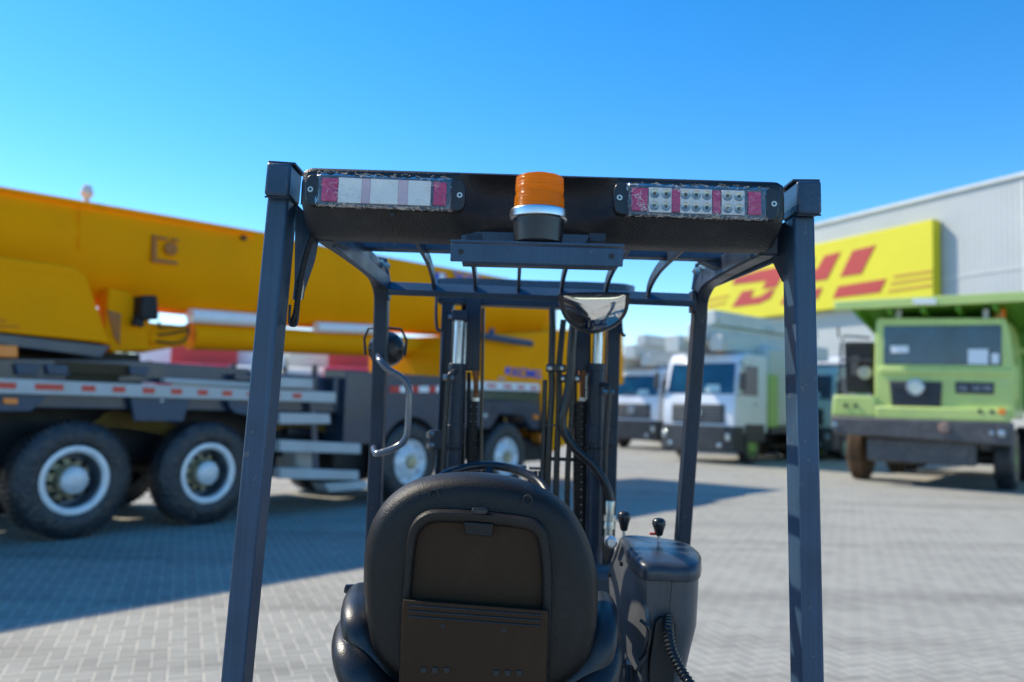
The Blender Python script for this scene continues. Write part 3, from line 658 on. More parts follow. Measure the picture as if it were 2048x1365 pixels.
# lid: top outline near->far, lip below
top = poly3([(1281, 1124, 1.88), (1330, 1130, 1.87), (1390, 1131, 1.88), (1402, 1114, 1.95), (1398, 1102, 2.02), (1370, 1084, 2.12), (1320, 1075, 2.18), (1262, 1069, 2.20), (1240, 1072, 2.20), (1248, 1088, 2.08)])
tc_ = sum(top, V()) / len(top)
lid_r = rpoly(top, 4)
rr = [[tc_ + (p - tc_) * k + V((0, 0, dz)) for p in lid_r] for k, dz in ((.3, .004), (.86, .002), (.95, -.001), (1.0, -.008), (1.015, -.034), (1.0, -.037), (.9, -.037))]
con = fp(MB().loft(rr), 'console_lid', mat('console_lid_plastic', (.040, .048, .062), .3, bump=.3, bs=420), ang=50)
def ringc(k, z, sx=0, sy=0):
    return [V((tc_.x + sx + (p.x - tc_.x) * k, tc_.y + sy + (p.y - tc_.y) * k, z)) for p in lid_r]
zt = tc_.z - .036
rr = [ringc(.95, zt), ringc(.93, zt - .06), ringc(.90, zt - .13), ringc(.84, zt - .18, -.006), ringc(.78, zt - .25, -.015), ringc(.72, zt - .40, -.02), ringc(.72, .45, -.02)]
body = fp(MB().loft(rr), 'console_body', CONSP, ang=50)
# vertical seam
fp(MB().beam(at(1344, 1163, 1.866), at(1337, 1240, 1.868), .0015, .002, up=(0, 1, 0)), 'seam', RUBBER, body)
# opening for the conduit
fp(MB().prism([at(*p, 1.862) for p in ((1312, 1245), (1322, 1237), (1345, 1238), (1352, 1250), (1352, 1300), (1345, 1400), (1300, 1400), (1300, 1330))], (0, .03, 0)), 'cable_opening', RUBBER, body)
fp(corrug([at(1337, 1236, 1.87), at(1337, 1262, 1.84), at(1343, 1300, 1.82), at(1360, 1338, 1.80), at(1390, 1385, 1.78), at(1420, 1450, 1.78)], .0125, .0085, 14), 'corrugated_conduit', SMOOTHB)
# side shield beside the seat
sh = [(1240, 1075, 2.16), (1262, 1110, 2.0), (1284, 1155, 1.90), (1290, 1240, 1.86), (1296, 1262, 1.86), (1286, 1320, 1.86), (1270, 1345, 1.88), (1240, 1290, 1.98), (1222, 1230, 2.05), (1217, 1170, 2.12), (1218, 1130, 2.16)]
fp(MB().prism(poly3(sh), (.014, .01, 0)), 'side_shield', CONSP, bevel=.004)
for px, py, d in ((1246, 1128, 2.02), (1222, 1150, 2.09)):
    fp(MB().lathe(at(px, py, d) + V((-.004, -.004, 0)), (-1, -.6, 0), [(.006, 0), (.0045, .004), (.001, .004)], 12), 'shield_screw', RUBBER)
fp(MB().tube(spline(poly3([(1280, 1240, 1.855), (1296, 1255, 1.85), (1299, 1275, 1.85), (1293, 1300, 1.85), (1280, 1320, 1.86)]), 6), .004, 8), 'shield_edge', SMOOTHB)
# levers
for px, y0, y1, yb, d in ((1248, 1022, 1062, 1090, 2.18), (1318, 1036, 1072, 1090, 2.10)):
    a = at(px, y1, d); h = at(px, y0, d).z - a.z
    kn = fp(MB().cyl(a + V((0, 0, .01)), at(px - 1, yb, d), .004), 'lever', CHROME)
    fp(MB().lathe(a, (-.02, 0, 1), [(.007, 0), (.0095, h * .06), (.013, h * .35), (.0175, h * .62), (.0170, h * .82), (.012, h * .95), (.003, h)], 24), 'lever_knob', SMOOTHB, kn, ang=180)
fp(MB().box(at(1305, 1068, 2.10), (.014, .01, .006)), 'red_catch', mat('red_plastic', (.6, .03, .01), .4), bevel=.001)
# metal bits left of the console
fp(MB().lathe(at(1222, 1085, 2.1), (0, -1, 0), [(.016, -.02), (.016, .006), (.010, .008), (.010, .014)], 12), 'pivot_bolt', CHROME)
fp(MB().prism(poly3([(1205, 1075, 2.14), (1232, 1080, 2.14), (1222, 1110, 2.14), (1212, 1135, 2.14), (1203, 1100, 2.14)]), (0, .01, 0)), 'pivot_plate', SMOOTHB, bevel=.002)
# metal frame below the console
fp(MB().beam(at(1222, 1327, 1.95), at(1270, 1330, 1.95), .02, .014), 'console_bracket', PAINTD, bevel=.002)
fp(MB().lathe(at(1262, 1328, 1.93), (1, -.3, 0), [(.010, -.01), (.010, .006)], 6), 'bracket_bolt', STEEL)
fp(MB().beam(at(1240, 1325, 1.96), at(1240, 1420, 1.96), .02, .008, up=(1, 0, 0)), 'console_strut', PAINTD)
fp(MB().beam(at(1262, 1335, 1.96), at(1262, 1420, 1.96), .02, .008, up=(1, 0, 0)), 'console_strut', PAINTD)
# --- chassis below the picture
x0, x1 = Rr[-1].x, Lr[-1].x
fp(MB().bb(-.44, .52, 1.58, 2.12, .35, .85), 'hood', PAINTD, bevel=.05, seg=3)
fp(MB().bb(-.56, .68, 1.50, 1.72, .22, .72), 'counterweight', PAINTD, bevel=.06, seg=3)
fp(MB().bb(-.50, .62, 2.1, 2.70, .32, .46), 'floor_plate', PAINTD, bevel=.01)
for xx in (-.47, .53):
    for yy, rr_ in ((2.66, .24), (1.75, .19)):
        w = fp(MB().lathe((xx - .07, yy, rr_), (1, 0, 0), [(rr_ * .6, 0), (rr_ * .95, .01), (rr_, .03), (rr_, .11), (rr_ * .95, .13), (rr_ * .6, .14)], 40), 'wheel', TYRE)
        fp(MB().lathe((xx - .06, yy, rr_), (1, 0, 0), [(rr_ * .1, .02), (rr_ * .6, 0), (rr_ * .6, .12), (rr_ * .1, .10)], 32), 'rim', RIM, w)
# ================================================================== SETTING
def herring():
    m = bpy.data.materials.new('herringbone_pavers'); m.use_nodes = True; nt = m.node_tree; N, L = nt.nodes, nt.links
    b = N['Principled BSDF']
    def sock(x, inp):
        if hasattr(x, 'links'): L.new(x, inp)
        else: inp.default_value = x
    def M_(op, *a):
        n = N.new('ShaderNodeMath'); n.operation = op
        for i, x in enumerate(a): sock(x, n.inputs[i])
        return n.outputs[0]
    tc = N.new('ShaderNodeTexCoord'); mp = N.new('ShaderNodeMapping'); mp.inputs['Rotation'].default_value = (0, 0, R(-22)); mp.inputs['Scale'].default_value = (1/.096,) * 3
    L.new(tc.outputs['Object'], mp.inputs['Vector'])
    # slight waviness
    wv = N.new('ShaderNodeTexNoise'); wv.inputs['Scale'].default_value = .35; L.new(mp.outputs[0], wv.inputs['Vector'])
    va = N.new('ShaderNodeVectorMath'); va.operation = 'MULTIPLY_ADD'; va.inputs[1].default_value = (.10, .10, 0); L.new(wv.outputs['Color'], va.inputs[0]); L.new(mp.outputs[0], va.inputs[2])
    sp = N.new('ShaderNodeSeparateXYZ'); L.new(va.outputs[0], sp.inputs[0])
    x, y = sp.outputs[0], sp.outputs[1]
    i, j = M_('FLOOR', x), M_('FLOOR', y); fx, fy = M_('FRACT', x), M_('FRACT', y)
    k = M_('FLOORED_MODULO', M_('SUBTRACT', i, j), 4.0)
    eq = lambda v: M_('COMPARE', k, v, .1)
    k0, k1, k2, k3 = eq(0.0), eq(1.0), eq(2.0), eq(3.0)
    dl = M_('ADD', fx, k1); dr = M_('ADD', M_('SUBTRACT', 1.0, fx), k0)
    db = M_('ADD', fy, k2); dt = M_('ADD', M_('SUBTRACT', 1.0, fy), k3)
    d = M_('MINIMUM', M_('MINIMUM', dl, dr), M_('MINIMUM', db, dt))
    mr = N.new('ShaderNodeMapRange'); mr.inputs['From Min'].default_value = .025; mr.inputs['From Max'].default_value = .075; L.new(d, mr.inputs['Value'])
    brick = mr.outputs[0]
    cb = N.new('ShaderNodeCombineXYZ'); L.new(M_('SUBTRACT', i, k1), cb.inputs[0]); L.new(M_('SUBTRACT', j, k2), cb.inputs[1])
    wn = N.new('ShaderNodeTexWhiteNoise'); L.new(cb.outputs[0], wn.inputs['Vector'])
    def noise(sc_, det, rough=.5):
        n = N.new('ShaderNodeTexNoise'); n.inputs['Scale'].default_value = sc_; n.inputs['Detail'].default_value = det; n.inputs['Roughness'].default_value = rough
        L.new(tc.outputs['Object'], n.inputs['Vector']); return n.outputs['Fac']
    big = noise(.22, 4); med = noise(1.6, 5, .6); fine = noise(60, 3)
    # tyre marks: stretched noise along the driving direction
    mp2 = N.new('ShaderNodeMapping'); mp2.inputs['Rotation'].default_value = (0, 0, R(-12)); mp2.inputs['Scale'].default_value = (.12, 1.8, 1); L.new(tc.outputs['Object'], mp2.inputs['Vector'])
    tn = N.new('ShaderNodeTexNoise'); tn.inputs['Scale'].default_value = 1; tn.inputs['Detail'].default_value = 6; L.new(mp2.outputs[0], tn.inputs['Vector'])
    tm = N.new('ShaderNodeMapRange'); tm.inputs['From Min'].default_value = .48; tm.inputs['From Max'].default_value = .70; tm.inputs['To Min'].default_value = 1.0; tm.inputs['To Max'].default_value = .74; L.new(tn.outputs['Fac'], tm.inputs['Value'])
    v = M_('ADD', .70, M_('MULTIPLY', wn.outputs['Value'], .20))
    v = M_('ADD', v, M_('MULTIPLY', big, .22)); v = M_('ADD', v, M_('MULTIPLY', med, .24)); v = M_('ADD', v, M_('MULTIPLY', fine, .10))
    v = M_('MULTIPLY', v, tm.outputs[0])
    dk = M_('MULTIPLY', M_('GREATER_THAN', wn.outputs['Value'], .955), .16); v = M_('SUBTRACT', v, dk)
    st = N.new('ShaderNodeMapRange'); st.inputs['From Min'].default_value = .60; st.inputs['From Max'].default_value = .72; st.inputs['To Min'].default_value = 1.0; st.inputs['To Max'].default_value = .72
    L.new(noise(.9, 7, .65), st.inputs['Value']); v = M_('MULTIPLY', v, st.outputs[0])
    mx = N.new('ShaderNodeMix'); mx.data_type = 'RGBA'; mx.inputs['A'].default_value = (.54, .50, .41, 1); mx.inputs['B'].default_value = (.315, .305, .265, 1); L.new(brick, mx.inputs['Factor'])
    sc2 = N.new('ShaderNodeVectorMath'); sc2.operation = 'SCALE'; L.new(mx.outputs['Result'], sc2.inputs[0]); L.new(v, sc2.inputs['Scale'])
    L.new(sc2.outputs[0], b.inputs['Base Color']); b.inputs['Roughness'].default_value = .85; b.inputs['Specular IOR Level'].default_value = .3
    bp = N.new('ShaderNodeBump'); bp.inputs['Strength'].default_value = .5; bp.inputs['Distance'].default_value = .01
    L.new(M_('ADD', brick, M_('MULTIPLY', fine, .4)), bp.inputs['Height']); L.new(bp.outputs[0], b.inputs['Normal'])
    return m
gm = MB().add([(-900, -900, 0), (900, -900, 0), (900, 900, 0), (-900, 900, 0)], [(0, 1, 2, 3)])
tag(gm.build('ground', herring()), kind='structure', label='herringbone block paving of the yard')

def loc_part(mb, name, m, root, parent=None, **k):
    o = mb.build(name, m, root, world=False, **k)
    if parent is not None: o.parent = parent
    return o
def text(root, s, p, size, m, name='lettering', parent=None, sx=1.0, shear=0, ext=.004, rot=(R(90), 0, 0)):
    cu = bpy.data.curves.new(name, 'FONT'); cu.body = s; cu.size = size; cu.extrude = ext; cu.shear = shear; cu.offset = size * .012
    cu.materials.append(m); o = bpy.data.objects.new(name, cu); col.objects.link(o); o.parent = parent or root.o
    bpy.context.view_layer.update()
    me = bpy.data.meshes.new_from_object(o.evaluated_get(bpy.context.evaluated_depsgraph_get())); bpy.data.objects.remove(o)
    me.transform(Matrix.Translation(V(p)) @ Matrix.Rotation(rot[0], 4, 'X') @ Matrix.Diagonal((sx, 1, 1, 1)))
    o = bpy.data.objects.new(name, me); col.objects.link(o); o.parent = parent or root.o; return o

# ---------------------------------------------------------------- truck crane
CR = Root('truck_crane', (-4.72, 8.8, 0), math.atan2(.804, .595), 'long yellow truck crane on a dark four axle chassis, boom folded forward over the deck', 'truck crane')
def fc(px, py, y=0.0): return inplane(CR.M, px, py, y)
def cp(mb, name, m, parent=None, **k): return loc_part(mb, name, m, CR, parent, **k)
def cpanel(px, y, th, name, m, parent=None, **k):
    return cp(MB().prism([fc(a, b, y) for a, b in px], (0, th, 0)), name, m, parent, **k)
RW = .64
def wheel(root, x, z, ymul, front, R_=RW, y0=0.0, tm=TYRE, rm=RIM):
    """outer face at y0, the wheel reaches inward along +y * ymul; axis is y"""
    ax = (0, ymul, 0); w = .34
    m = MB()
    for k in range(56):
        a = k * 2 * math.pi / 56
        for q in (.25, .75):
            m.box((x + math.cos(a) * R_, y0 + ymul * w * q, z + math.sin(a) * R_), (.022, .11, .016), M=Matrix.Rotation(-a, 3, 'Y'))
    t = loc_part(m.lathe((x, y0, z), ax, [(R_*.56, .02), (R_*.60, .004), (R_*.72, -.012), (R_*.88, .0), (R_*.965, .03), (R_, .055), (R_, w*.48), (R_*.985, w*.5), (R_, w*.52), (R_, w-.055), (R_*.96, w-.03), (R_*.6, w)], 56, cap=False), 'wheel', tm, root, ang=50)
    if front:
        loc_part(MB().lathe((x, y0, z), ax, [(R_*.585, .03), (R_*.56, .012), (R_*.53, .02), (R_*.50, .06), (R_*.46, .075), (R_*.42, .06), (R_*.36, .02), (R_*.30, .0), (R_*.24, -.005), (R_*.20, .0), (R_*.19, .02), (.01, .02)], 48, cap=False), 'rim', rm, root, t, ang=50)
        m = MB()
        for k in range(10):
            a = k * math.pi / 5; m = MB(); m.lathe((x + math.cos(a) * R_*.27, y0 - ymul * .0, z + math.sin(a) * R_*.27), (0, -ymul, 0), [(.022, -.01), (.022, .012), (.014, .025), (.004, .028)], 8)
            loc_part(m, 'wheel_nut', HUBS, root, t)
        loc_part(MB().lathe((x, y0, z), ax, [(R_*.17, .03), (R_*.165, -.03), (R_*.13, -.05), (.01, -.055)], 28), 'hub_cap', HUBM, root, t)
        m = MB()
        for k in range(8):
            a = k * math.pi / 4 + .2; m = MB(); m.lathe((x + math.cos(a) * R_*.44, y0 + ymul * .066, z + math.sin(a) * R_*.44), (0, -ymul, 0), [(.022, -.004), (.022, .003), (.001, .003)], 12)
            loc_part(m, 'vent_hole', CBLACK, root, t)
    else:
        loc_part(MB().lathe((x, y0, z), ax, [(R_*.60, .03), (R_*.585, .004), (R_*.55, -.004), (R_*.50, .0), (R_*.475, .012), (R_*.465, .035)], 56, cap=False), 'rim', rm, root, t, ang=50)
        loc_part(MB().lathe((x, y0, z), ax, [(R_*.468, .03), (R_*.462, .05), (R_*.455, .12), (R_*.45, .245), (R_*.30, .255), (.01, .255)], 56, cap=False), 'rim_dish', DISH, root, t, ang=50)
        loc_part(MB().lathe((x, y0, z), ax, [(R_*.37, .25), (R_*.36, .18), (R_*.27, .16), (R_*.26, .07), (R_*.235, .045), (.01, .045)], 32), 'hub', HUBM, root, t, ang=40)
        loc_part(MB().lathe((x, y0, z), ax, [(R_*.23, .06), (R_*.225, .015), (R_*.17, -.01), (R_*.06, -.012), (.01, -.012)], 28), 'hub_cap', HUBS, root, t, ang=40)
        m = MB()
        for k in range(10):
            a = k * math.pi / 5 + .15; m = MB(); m.lathe((x + math.cos(a) * R_*.325, y0 + ymul * .175, z + math.sin(a) * R_*.325), (0, -ymul, 0), [(.027, -.01), (.025, .045), (.014, .05)], 8)
            loc_part(m, 'wheel_nut', CBLACK, root, t)
        m = MB()
        for k in range(5):
            a = k * 2 * math.pi / 5 + .7; m = MB(); m.lathe((x + math.cos(a) * R_*.415, y0 + ymul * .248, z + math.sin(a) * R_*.415), (0, -ymul, 0), [(.035, -.004), (.035, .004), (.001, .004)], 12)
            loc_part(m, 'vent_hole', CBLACK, root, t)
    return t
tw = [fc(151, 963).x, fc(418, 950).x, fc(822, 930).x, fc(1014, 912).x]
for i, t in enumerate(tw):
    wheel(CR, t, RW, 1, i > 1)
    wheel(CR, t, RW, -1, i > 1, y0=2.5)
# frame
cp(MB().bb(-6, 9.2, .75, 1.75, .75, 1.43), 'chassis_frame', CBLACK, bevel=.02)
for t in tw: cp(MB().cyl((t, .2, RW), (t, 2.3, RW), .13), 'axle', CBLACK)
cp(MB().bb(-6, 5.6, .12, 2.38, 1.42, 1.60), 'deck', CDARK, bevel=.01)
cp(MB().bb(-6.4, 6, 1.9, 2.0, .95, 1.417), 'added_ground_screen', CBLACK)  # added screen, hides the sunlit ground beyond from under the deck
for a, b in ((tw[0] - 3.5, tw[0] - .85), (tw[1] + .85, tw[2] - .85), (tw[2] + .85, tw[3] - .8), (tw[0] + .7, tw[1] - .7)):
    cp(MB().bb(a, b, 2.0, 2.42, .30, 1.415), 'added_sun_block', CDARK, bevel=.03)  # added on the far side to stop sun passing beneath the chassis
# springs and hoses seen in the wheel arches
for i in range(3):
    for k in range(4):
        a = (tw[i] + (tw[i+1] if i < 2 else tw[i] + 1.3)) / 2
        cp(MB().tube(spline([(a - .7 + .1 * k, .42, 1.12 + .05 * k), (a - .2, .40, 1.22 + .05 * k), (a + .6, .42, 1.08 + .04 * k)], 5), .016, 6), 'hydraulic_line', mat('yellowed_line', (.22, .13, .02), .6) if 'yellowed_line' not in MATS else MATS['yellowed_line'])
# edge bar with red reflectors
z1 = fc(0, 757, -.05).z; z0 = fc(0, 787, -.05).z; te = fc(672, 790, -.05).x
cp(MB().bb(-6.5, te, -.05, .0, z0, z1), 'deck_edge_bar', CWHITE, bevel=.006)
xs = [(-330, -300), (-200, -160), (-90, -50), (-15, 32), (70, 96), (96, 127), (164, 191), (226, 251), (286, 310), (343, 365), (396, 416), (446, 465), (496, 513), (545, 560), (587, 604)]
for a, b in xs:
    x0, x1 = fc(a, 778, -.055).x, fc(b, 778, -.055).x; zc = (z0 + z1) / 2 + .005
    cp(MB().bb(x0, x1, -.056, -.05, zc - .032, zc + .032), 'red_reflector', REDR)
# raised bar above the deck edge
cpanel([(330, 756), (505, 766), (625, 770), (625, 780), (505, 776), (330, 766)], .15, .12, 'side_bar', CWHITE, bevel=.01)
cpanel([(470, 748), (508, 750), (508, 762), (470, 760)], .2, .06, 'bracket', CDARK, bevel=.01)
# deck boxes between superstructure and bar
cpanel([(-900, 700), (280, 722), (500, 738), (500, 770), (-900, 742)], .35, .25, 'deck_coaming', CDARK, bevel=.01)
for a, b in ((30, 82), (92, 150), (155, 200), (212, 245), (258, 300), (-60, 0), (-140, -80)):
    cpanel([(a, 726 + (a * .03)), (b, 727 + b * .03), (b - 8, 752), (a + 4, 750)], .30, .05, 'coaming_rib', PAINT, bevel=.01)
cp(MB().bb(fc(500, 750, .3).x, 8.3, .3, 2.2, 1.4, 1.95), 'front_deck', CDARK, bevel=.03)
cp(MB().bb(-7, fc(282, 700, 1.0).x, 1.0, 2.2, 1.60, fc(240, 700, .3).z), 'turntable_base', mat('greasy_base_steel', (.022, .018, .008), .5, .3, var=.6, ns=14), bevel=.01)
# mud flap brackets
f1 = cpanel([(-60, 786), (101, 787), (62, 823), (-60, 823)], .02, .05, 'wing_plate', PAINT, bevel=.004)
cp(MB().prism([fc(a, b, -.005) for a, b in ((7, 796), (36, 797), (36, 809), (7, 808))], (0, .03, 0)), 'side_marker', ORL, f1, bevel=.004)
f2 = cpanel([(262, 793), (381, 797), (366, 843), (270, 842)], .02, .05, 'wing_plate', PAINT, bevel=.004)
cp(MB().lathe(fc(323, 802, .01), (0, -1, 0), [(.022, 0), (.018, .01), (.002, .012)], 12), 'marker_stud', LAMPG, f2)
cpanel([(458, 798), (480, 806), (560, 830), (560, 842), (470, 826), (458, 812)], .02, .04, 'wing_plate', PAINT, bevel=.004)
# front body with fender arch over wheel 3
def arch(px0, px1, ytop, t, name, y=.0, th=.5, r=RW * 1.13, bottom=.95):
    xa, xb = px0, px1
    poly = [V((xa, y, ytop)), V((xb, y, ytop))]
    zb = bottom; poly.append(V((xb, y, zb)))
    a0 = math.asin(min(1, (zb - RW) / r))
    a = []
    for k in range(15):
        an = a0 + (math.pi - 2 * a0) * k / 14; a.append(V((t + math.cos(an) * r, y, RW + math.sin(an) * r)))
    poly += a; poly.append(V((xa, y, zb)))
    return cp(MB().prism(poly, (0, th, 0)), name, CDARK, bevel=.012)
xa = fc(690, 800).x; xb = fc(900, 800).x; zt = fc(800, 748).z
arch(xa, xb, zt, tw[2], 'front_fender')
ya = [(780, 806), (825, 846), (868, 892)]
for a, b in ((780, 800), (824, 838), (858, 872)):
    cpanel([(a, 773), (b, 773), (b, 785), (a, 785)], -.012, .01, 'red_reflector', REDR)
for a, b in ((800, 824), (838, 858), (872, 890)):
    cpanel([(a, 773), (b, 773), (b, 785), (a, 785)], -.010, .01, 'white_reflector', WHITER)
# tool boxes between ladder and fender
bx = cpanel([(668, 755), (735, 757), (735, 845), (690, 850), (668, 815)], .10, .8, 'tool_box', CDARK, bevel=.02)
cpanel([(575, 800), (690, 805), (690, 870), (575, 872)], .65, .5, 'tool_box', CDARK, bevel=.02)
cpanel([(592, 885), (640, 888), (640, 945), (592, 942)], .45, .5, 'air_tank', CWHITE, bevel=.05, seg=3)
cpanel([(665, 850), (740, 852), (740, 960), (665, 962)], .40, .5, 'fuel_tank', CBLACK, bevel=.04)
# ladder
lad = cpanel([(620, 800), (632, 800), (638, 945), (628, 945)], .02, .03, 'ladder_post', CDARK)
for pts in ([(560, 826), (660, 828), (662, 848), (560, 849)], [(560, 880), (722, 888), (722, 908), (560, 904)], [(560, 936), (718, 942), (718, 961), (560, 958)], [(560, 755), (626, 758), (626, 776), (560, 776)]):
    cpanel(pts, -.04, .16, 'step', CWHITE, bevel=.012)
cpanel([(648, 968), (735, 962), (735, 978), (660, 985)], -.02, .3, 'step', CWHITE, bevel=.012)
# superstructure
ss = cpanel([(-1500, 330), (0, 513), (150, 533), (172, 552), (222, 690), (205, 686), (0, 664), (-1500, 560)], .25, 2.0, 'superstructure', YEL, bevel=.02)
cp(MB().prism([fc(a, b, .235) for a, b in ((-1500, 345), (0, 534), (150, 553), (158, 560), (206, 684), (0, 664), (-1500, 560))], (0, .02, 0)), 'side_door', YEL, ss, bevel=.008)
cpanel([(-1500, 562), (0, 667), (221, 692), (203, 716), (0, 690), (-1500, 600)], .28, 1.8, 'floor_frame', CDARK, bevel=.01)
for y_ in (640, 652):
    cpanel([(-40, y_ - 2), (14 + (y_ - 640) * 2, y_ + 1), (14 + (y_ - 640) * 2, y_ + 3), (-40, y_)], .215, .02, 'door_seam', YELD, ss)
cpanel([(-12, 690), (36, 692), (36, 716), (-12, 714)], .2, .05, 'turn_lamp', ORL, bevel=.008)
c0 = fc(120, 715, 1.2)
cp(MB().lathe((c0.x, 1.25, 1.60), (0, 0, 1), [(1.02, 0), (1.02, .08), (.95, .09), (.95, .2), (1.0, .21), (1.0, .34)], 64), 'slewing_ring', mat('slewing_gear_steel', (.05, .035, .012), .6, .3, var=.5, ns=30), bevel=0)
# pivot bracket and lift cylinder
pv = cpanel([(218, 575), (260, 585), (300, 640), (298, 700), (222, 706), (210, 660)], .75, .25, 'pivot_bracket', YEL, bevel=.02)
cpanel([(215, 620), (242, 628), (240, 690), (228, 672)], .73, .03, 'recess_plate', YELD, pv)
cpanel([(245, 640), (375, 652), (378, 690), (290, 706), (240, 700)], .85, .5, 'cylinder_mount', YEL, bevel=.03)
for px, py, r in ((305, 676, .07), (262, 690, .05)):
    cp(MB().lathe(fc(px, py, .84), (0, -1, 0), [(r, 0), (r, .04), (r * .6, .05), (.01, .05)], 20), 'pivot_pin', YEL, pv, bevel=.004)
for pts in ([(318, 642), (320, 655), (335, 655), (372, 652)], [(315, 670), (340, 668), (376, 660)], [(312, 683), (345, 687), (368, 682), (376, 668), (377, 645)], [(236, 690), (255, 672), (275, 650), (296, 632)]):
    cp(MB().tube(spline([fc(a, b, .78) for a, b in pts], 5), .014, 6), 'hydraulic_line', CBLACK)
a, b = fc(378, 672, 1.1), fc(1000, 705, 1.1)
cp(MB().cyl(a, a + (b - a), .19, n=28), 'lift_cylinder', YEL)
a, b = fc(380, 632, .95), fc(560, 644, .95)
cp(MB().cyl(a, a + (b - a) * 1.0, .10, n=24), 'white_tube', WHITER)
a, b = fc(632, 655, .95), fc(760, 660, .95)
cp(MB().cyl(a, b, .085, n=24), 'white_tube', WHITER)
cpanel([(285, 591), (316, 591), (320, 640), (282, 640)], .55, .25, 'work_lamp', CBLACK, bevel=.03)
cpanel([(276, 628), (292, 630), (288, 655), (268, 650)], .6, .1, 'lamp_bracket', CBLACK, bevel=.01)
# boom: base section and the sections telescoped into it
def boom_sec(cols, hw, name, yc=1.25, m=YEL):
    rings = []
    sec = [(-.80, 0), (-.86, .02), (-1, .30), (-.94, .58), (-.70, .80), (-.38, .95), (0, 1), (.38, .95), (.70, .80), (.94, .58), (1, .30), (.86, .02), (.80, 0)]
    for x, zt, zb in cols:
        rings.append([V((x, yc + a * hw, zt + (zb - zt) * b)) for a, b in sec])
    return cp(MB().loft(rings), name, m, bevel=0, ang=20)
yc = 1.25; fb = lambda px, py: fc(px, py, yc - .42)
A_, B_ = fb(0, 372), fb(538, 466); C_, D_ = fb(560, 474), fb(1036, 560)
def ln(a, b, x): return a.z + (b.z - a.z) * (x - a.x) / (b.x - a.x)
Ab, Bb = fb(300, 618), fb(520, 640)
t_e = fb(541, 470).x
boom = boom_sec([(x, ln(A_, B_, x), ln(Ab, Bb, x)) for x in (-4.5, t_e - .25, t_e)], .50, 'boom')
cp(MB().prism([fb(*p) + V((0, -.1, 0)) for p in ((534, 464), (545, 467), (545, 640), (536, 640))], (0, 1.06, 0)), 'boom_collar', YEL, boom, bevel=.03)
E1, E2 = fb(600, 652), fb(860, 668)
x2 = fb(1036, 560).x
boom_sec([(x, ln(C_, D_, x) , ln(E1, E2, x)) for x in (t_e, (t_e + x2) / 2, x2 - .2)], .44, 'boom')
boom_sec([(x, ln(C_, D_, x) - .10, ln(E1, E2, x) + .10) for x in (x2 - .2, x2 + 1.2)], .38, 'boom')
hd = cp(MB().prism([V((x2 + 1.2, yc - .3, ln(C_, D_, x2 + 1.2) - .02)), V((x2 + 1.7, yc - .3, ln(C_, D_, x2 + 1.2) - .3)), V((x2 + 1.75, yc - .3, 2.6)), V((x2 + 1.1, yc - .3, ln(E1, E2, x2 + 1.2) - .1))], (0, .6, 0)), 'boom_head', YEL, boom, bevel=.03)
for k in range(3): cp(MB().lathe((x2 + 1.5, yc - .28 + k * .2, 3.0), (0, 1, 0), [(.24, 0), (.2, .04), (.24, .08)], 28), 'sheave', CDARK, hd)
for k, x in enumerate((-2.4, .2, 2.9)):
    cp(MB().beam((x, yc - .49, ln(A_, B_, x) - .05), (x + .02, yc - .505, ln(A_, B_, x) - .62), .02, .02, up=(0, 1, 0)), 'weld_seam', YEL, boom, bevel=.004)
cp(MB().tube([V((x, yc - .50, ln(A_, B_, x) - .06)) for x in (-4, 0, t_e - .3)], .018, 8), 'boom_edge_pipe', YEL, boom)
# square cover with disc on the boom side
yo = yc - .535
cpts = [((306, 470), (313, 471), (313, 526), (305, 524)), ((313, 518), (356, 524), (356, 529), (313, 525)), ((317, 473), (336, 476), (336, 481), (317, 478)), ((345, 477), (358, 479), (358, 484), (345, 482))]
for p in cpts: cp(MB().prism([fc(a, b, yo) for a, b in p], (0, .03, 0)), 'cover_frame', YELD, boom)
cp(MB().lathe(fc(342, 498, yo), (0, -1, 0), [(.085, -.02), (.085, .01), (.05, .02), (.01, .02)], 24), 'cover_disc', YELD, boom)
cp(MB().lathe(fc(488, 476, yc - .5), (0, -1, 0), [(.035, -.04), (.035, .02), (.01, .02)], 16), 'boom_plug', CBLACK, boom)
p = fb(196, 404) + V((0, .3, -.02))
cp(MB().lathe(p, (0, 0, 1), [(.05, 0), (.06, .05), (.03, .08), (.08, .16), (.05, .26), (.01, .28)], 12), 'boom_sensor', WGREY, boom)
# boom lettering
pm = fc(873, 558, yc - .46); text(CR, 'XCMG', (fc(905, 560, yc - .5).x, yc - .50, fc(905, 566, yc - .5).z), .34, BLUET, parent=boom, sx=1.5)
cp(MB().prism([fc(a, b, yc - .5) for a, b in ((872, 545), (892, 547), (893, 563), (873, 561))], (0, .03, 0)), 'emblem', BLUET, boom, bevel=.02)
cp(MB().lathe(fc(883, 554, yc - .51), (0, -1, 0), [(.07, 0), (.07, .012), (.001, .012)], 16), 'emblem_centre', WHITER, boom)
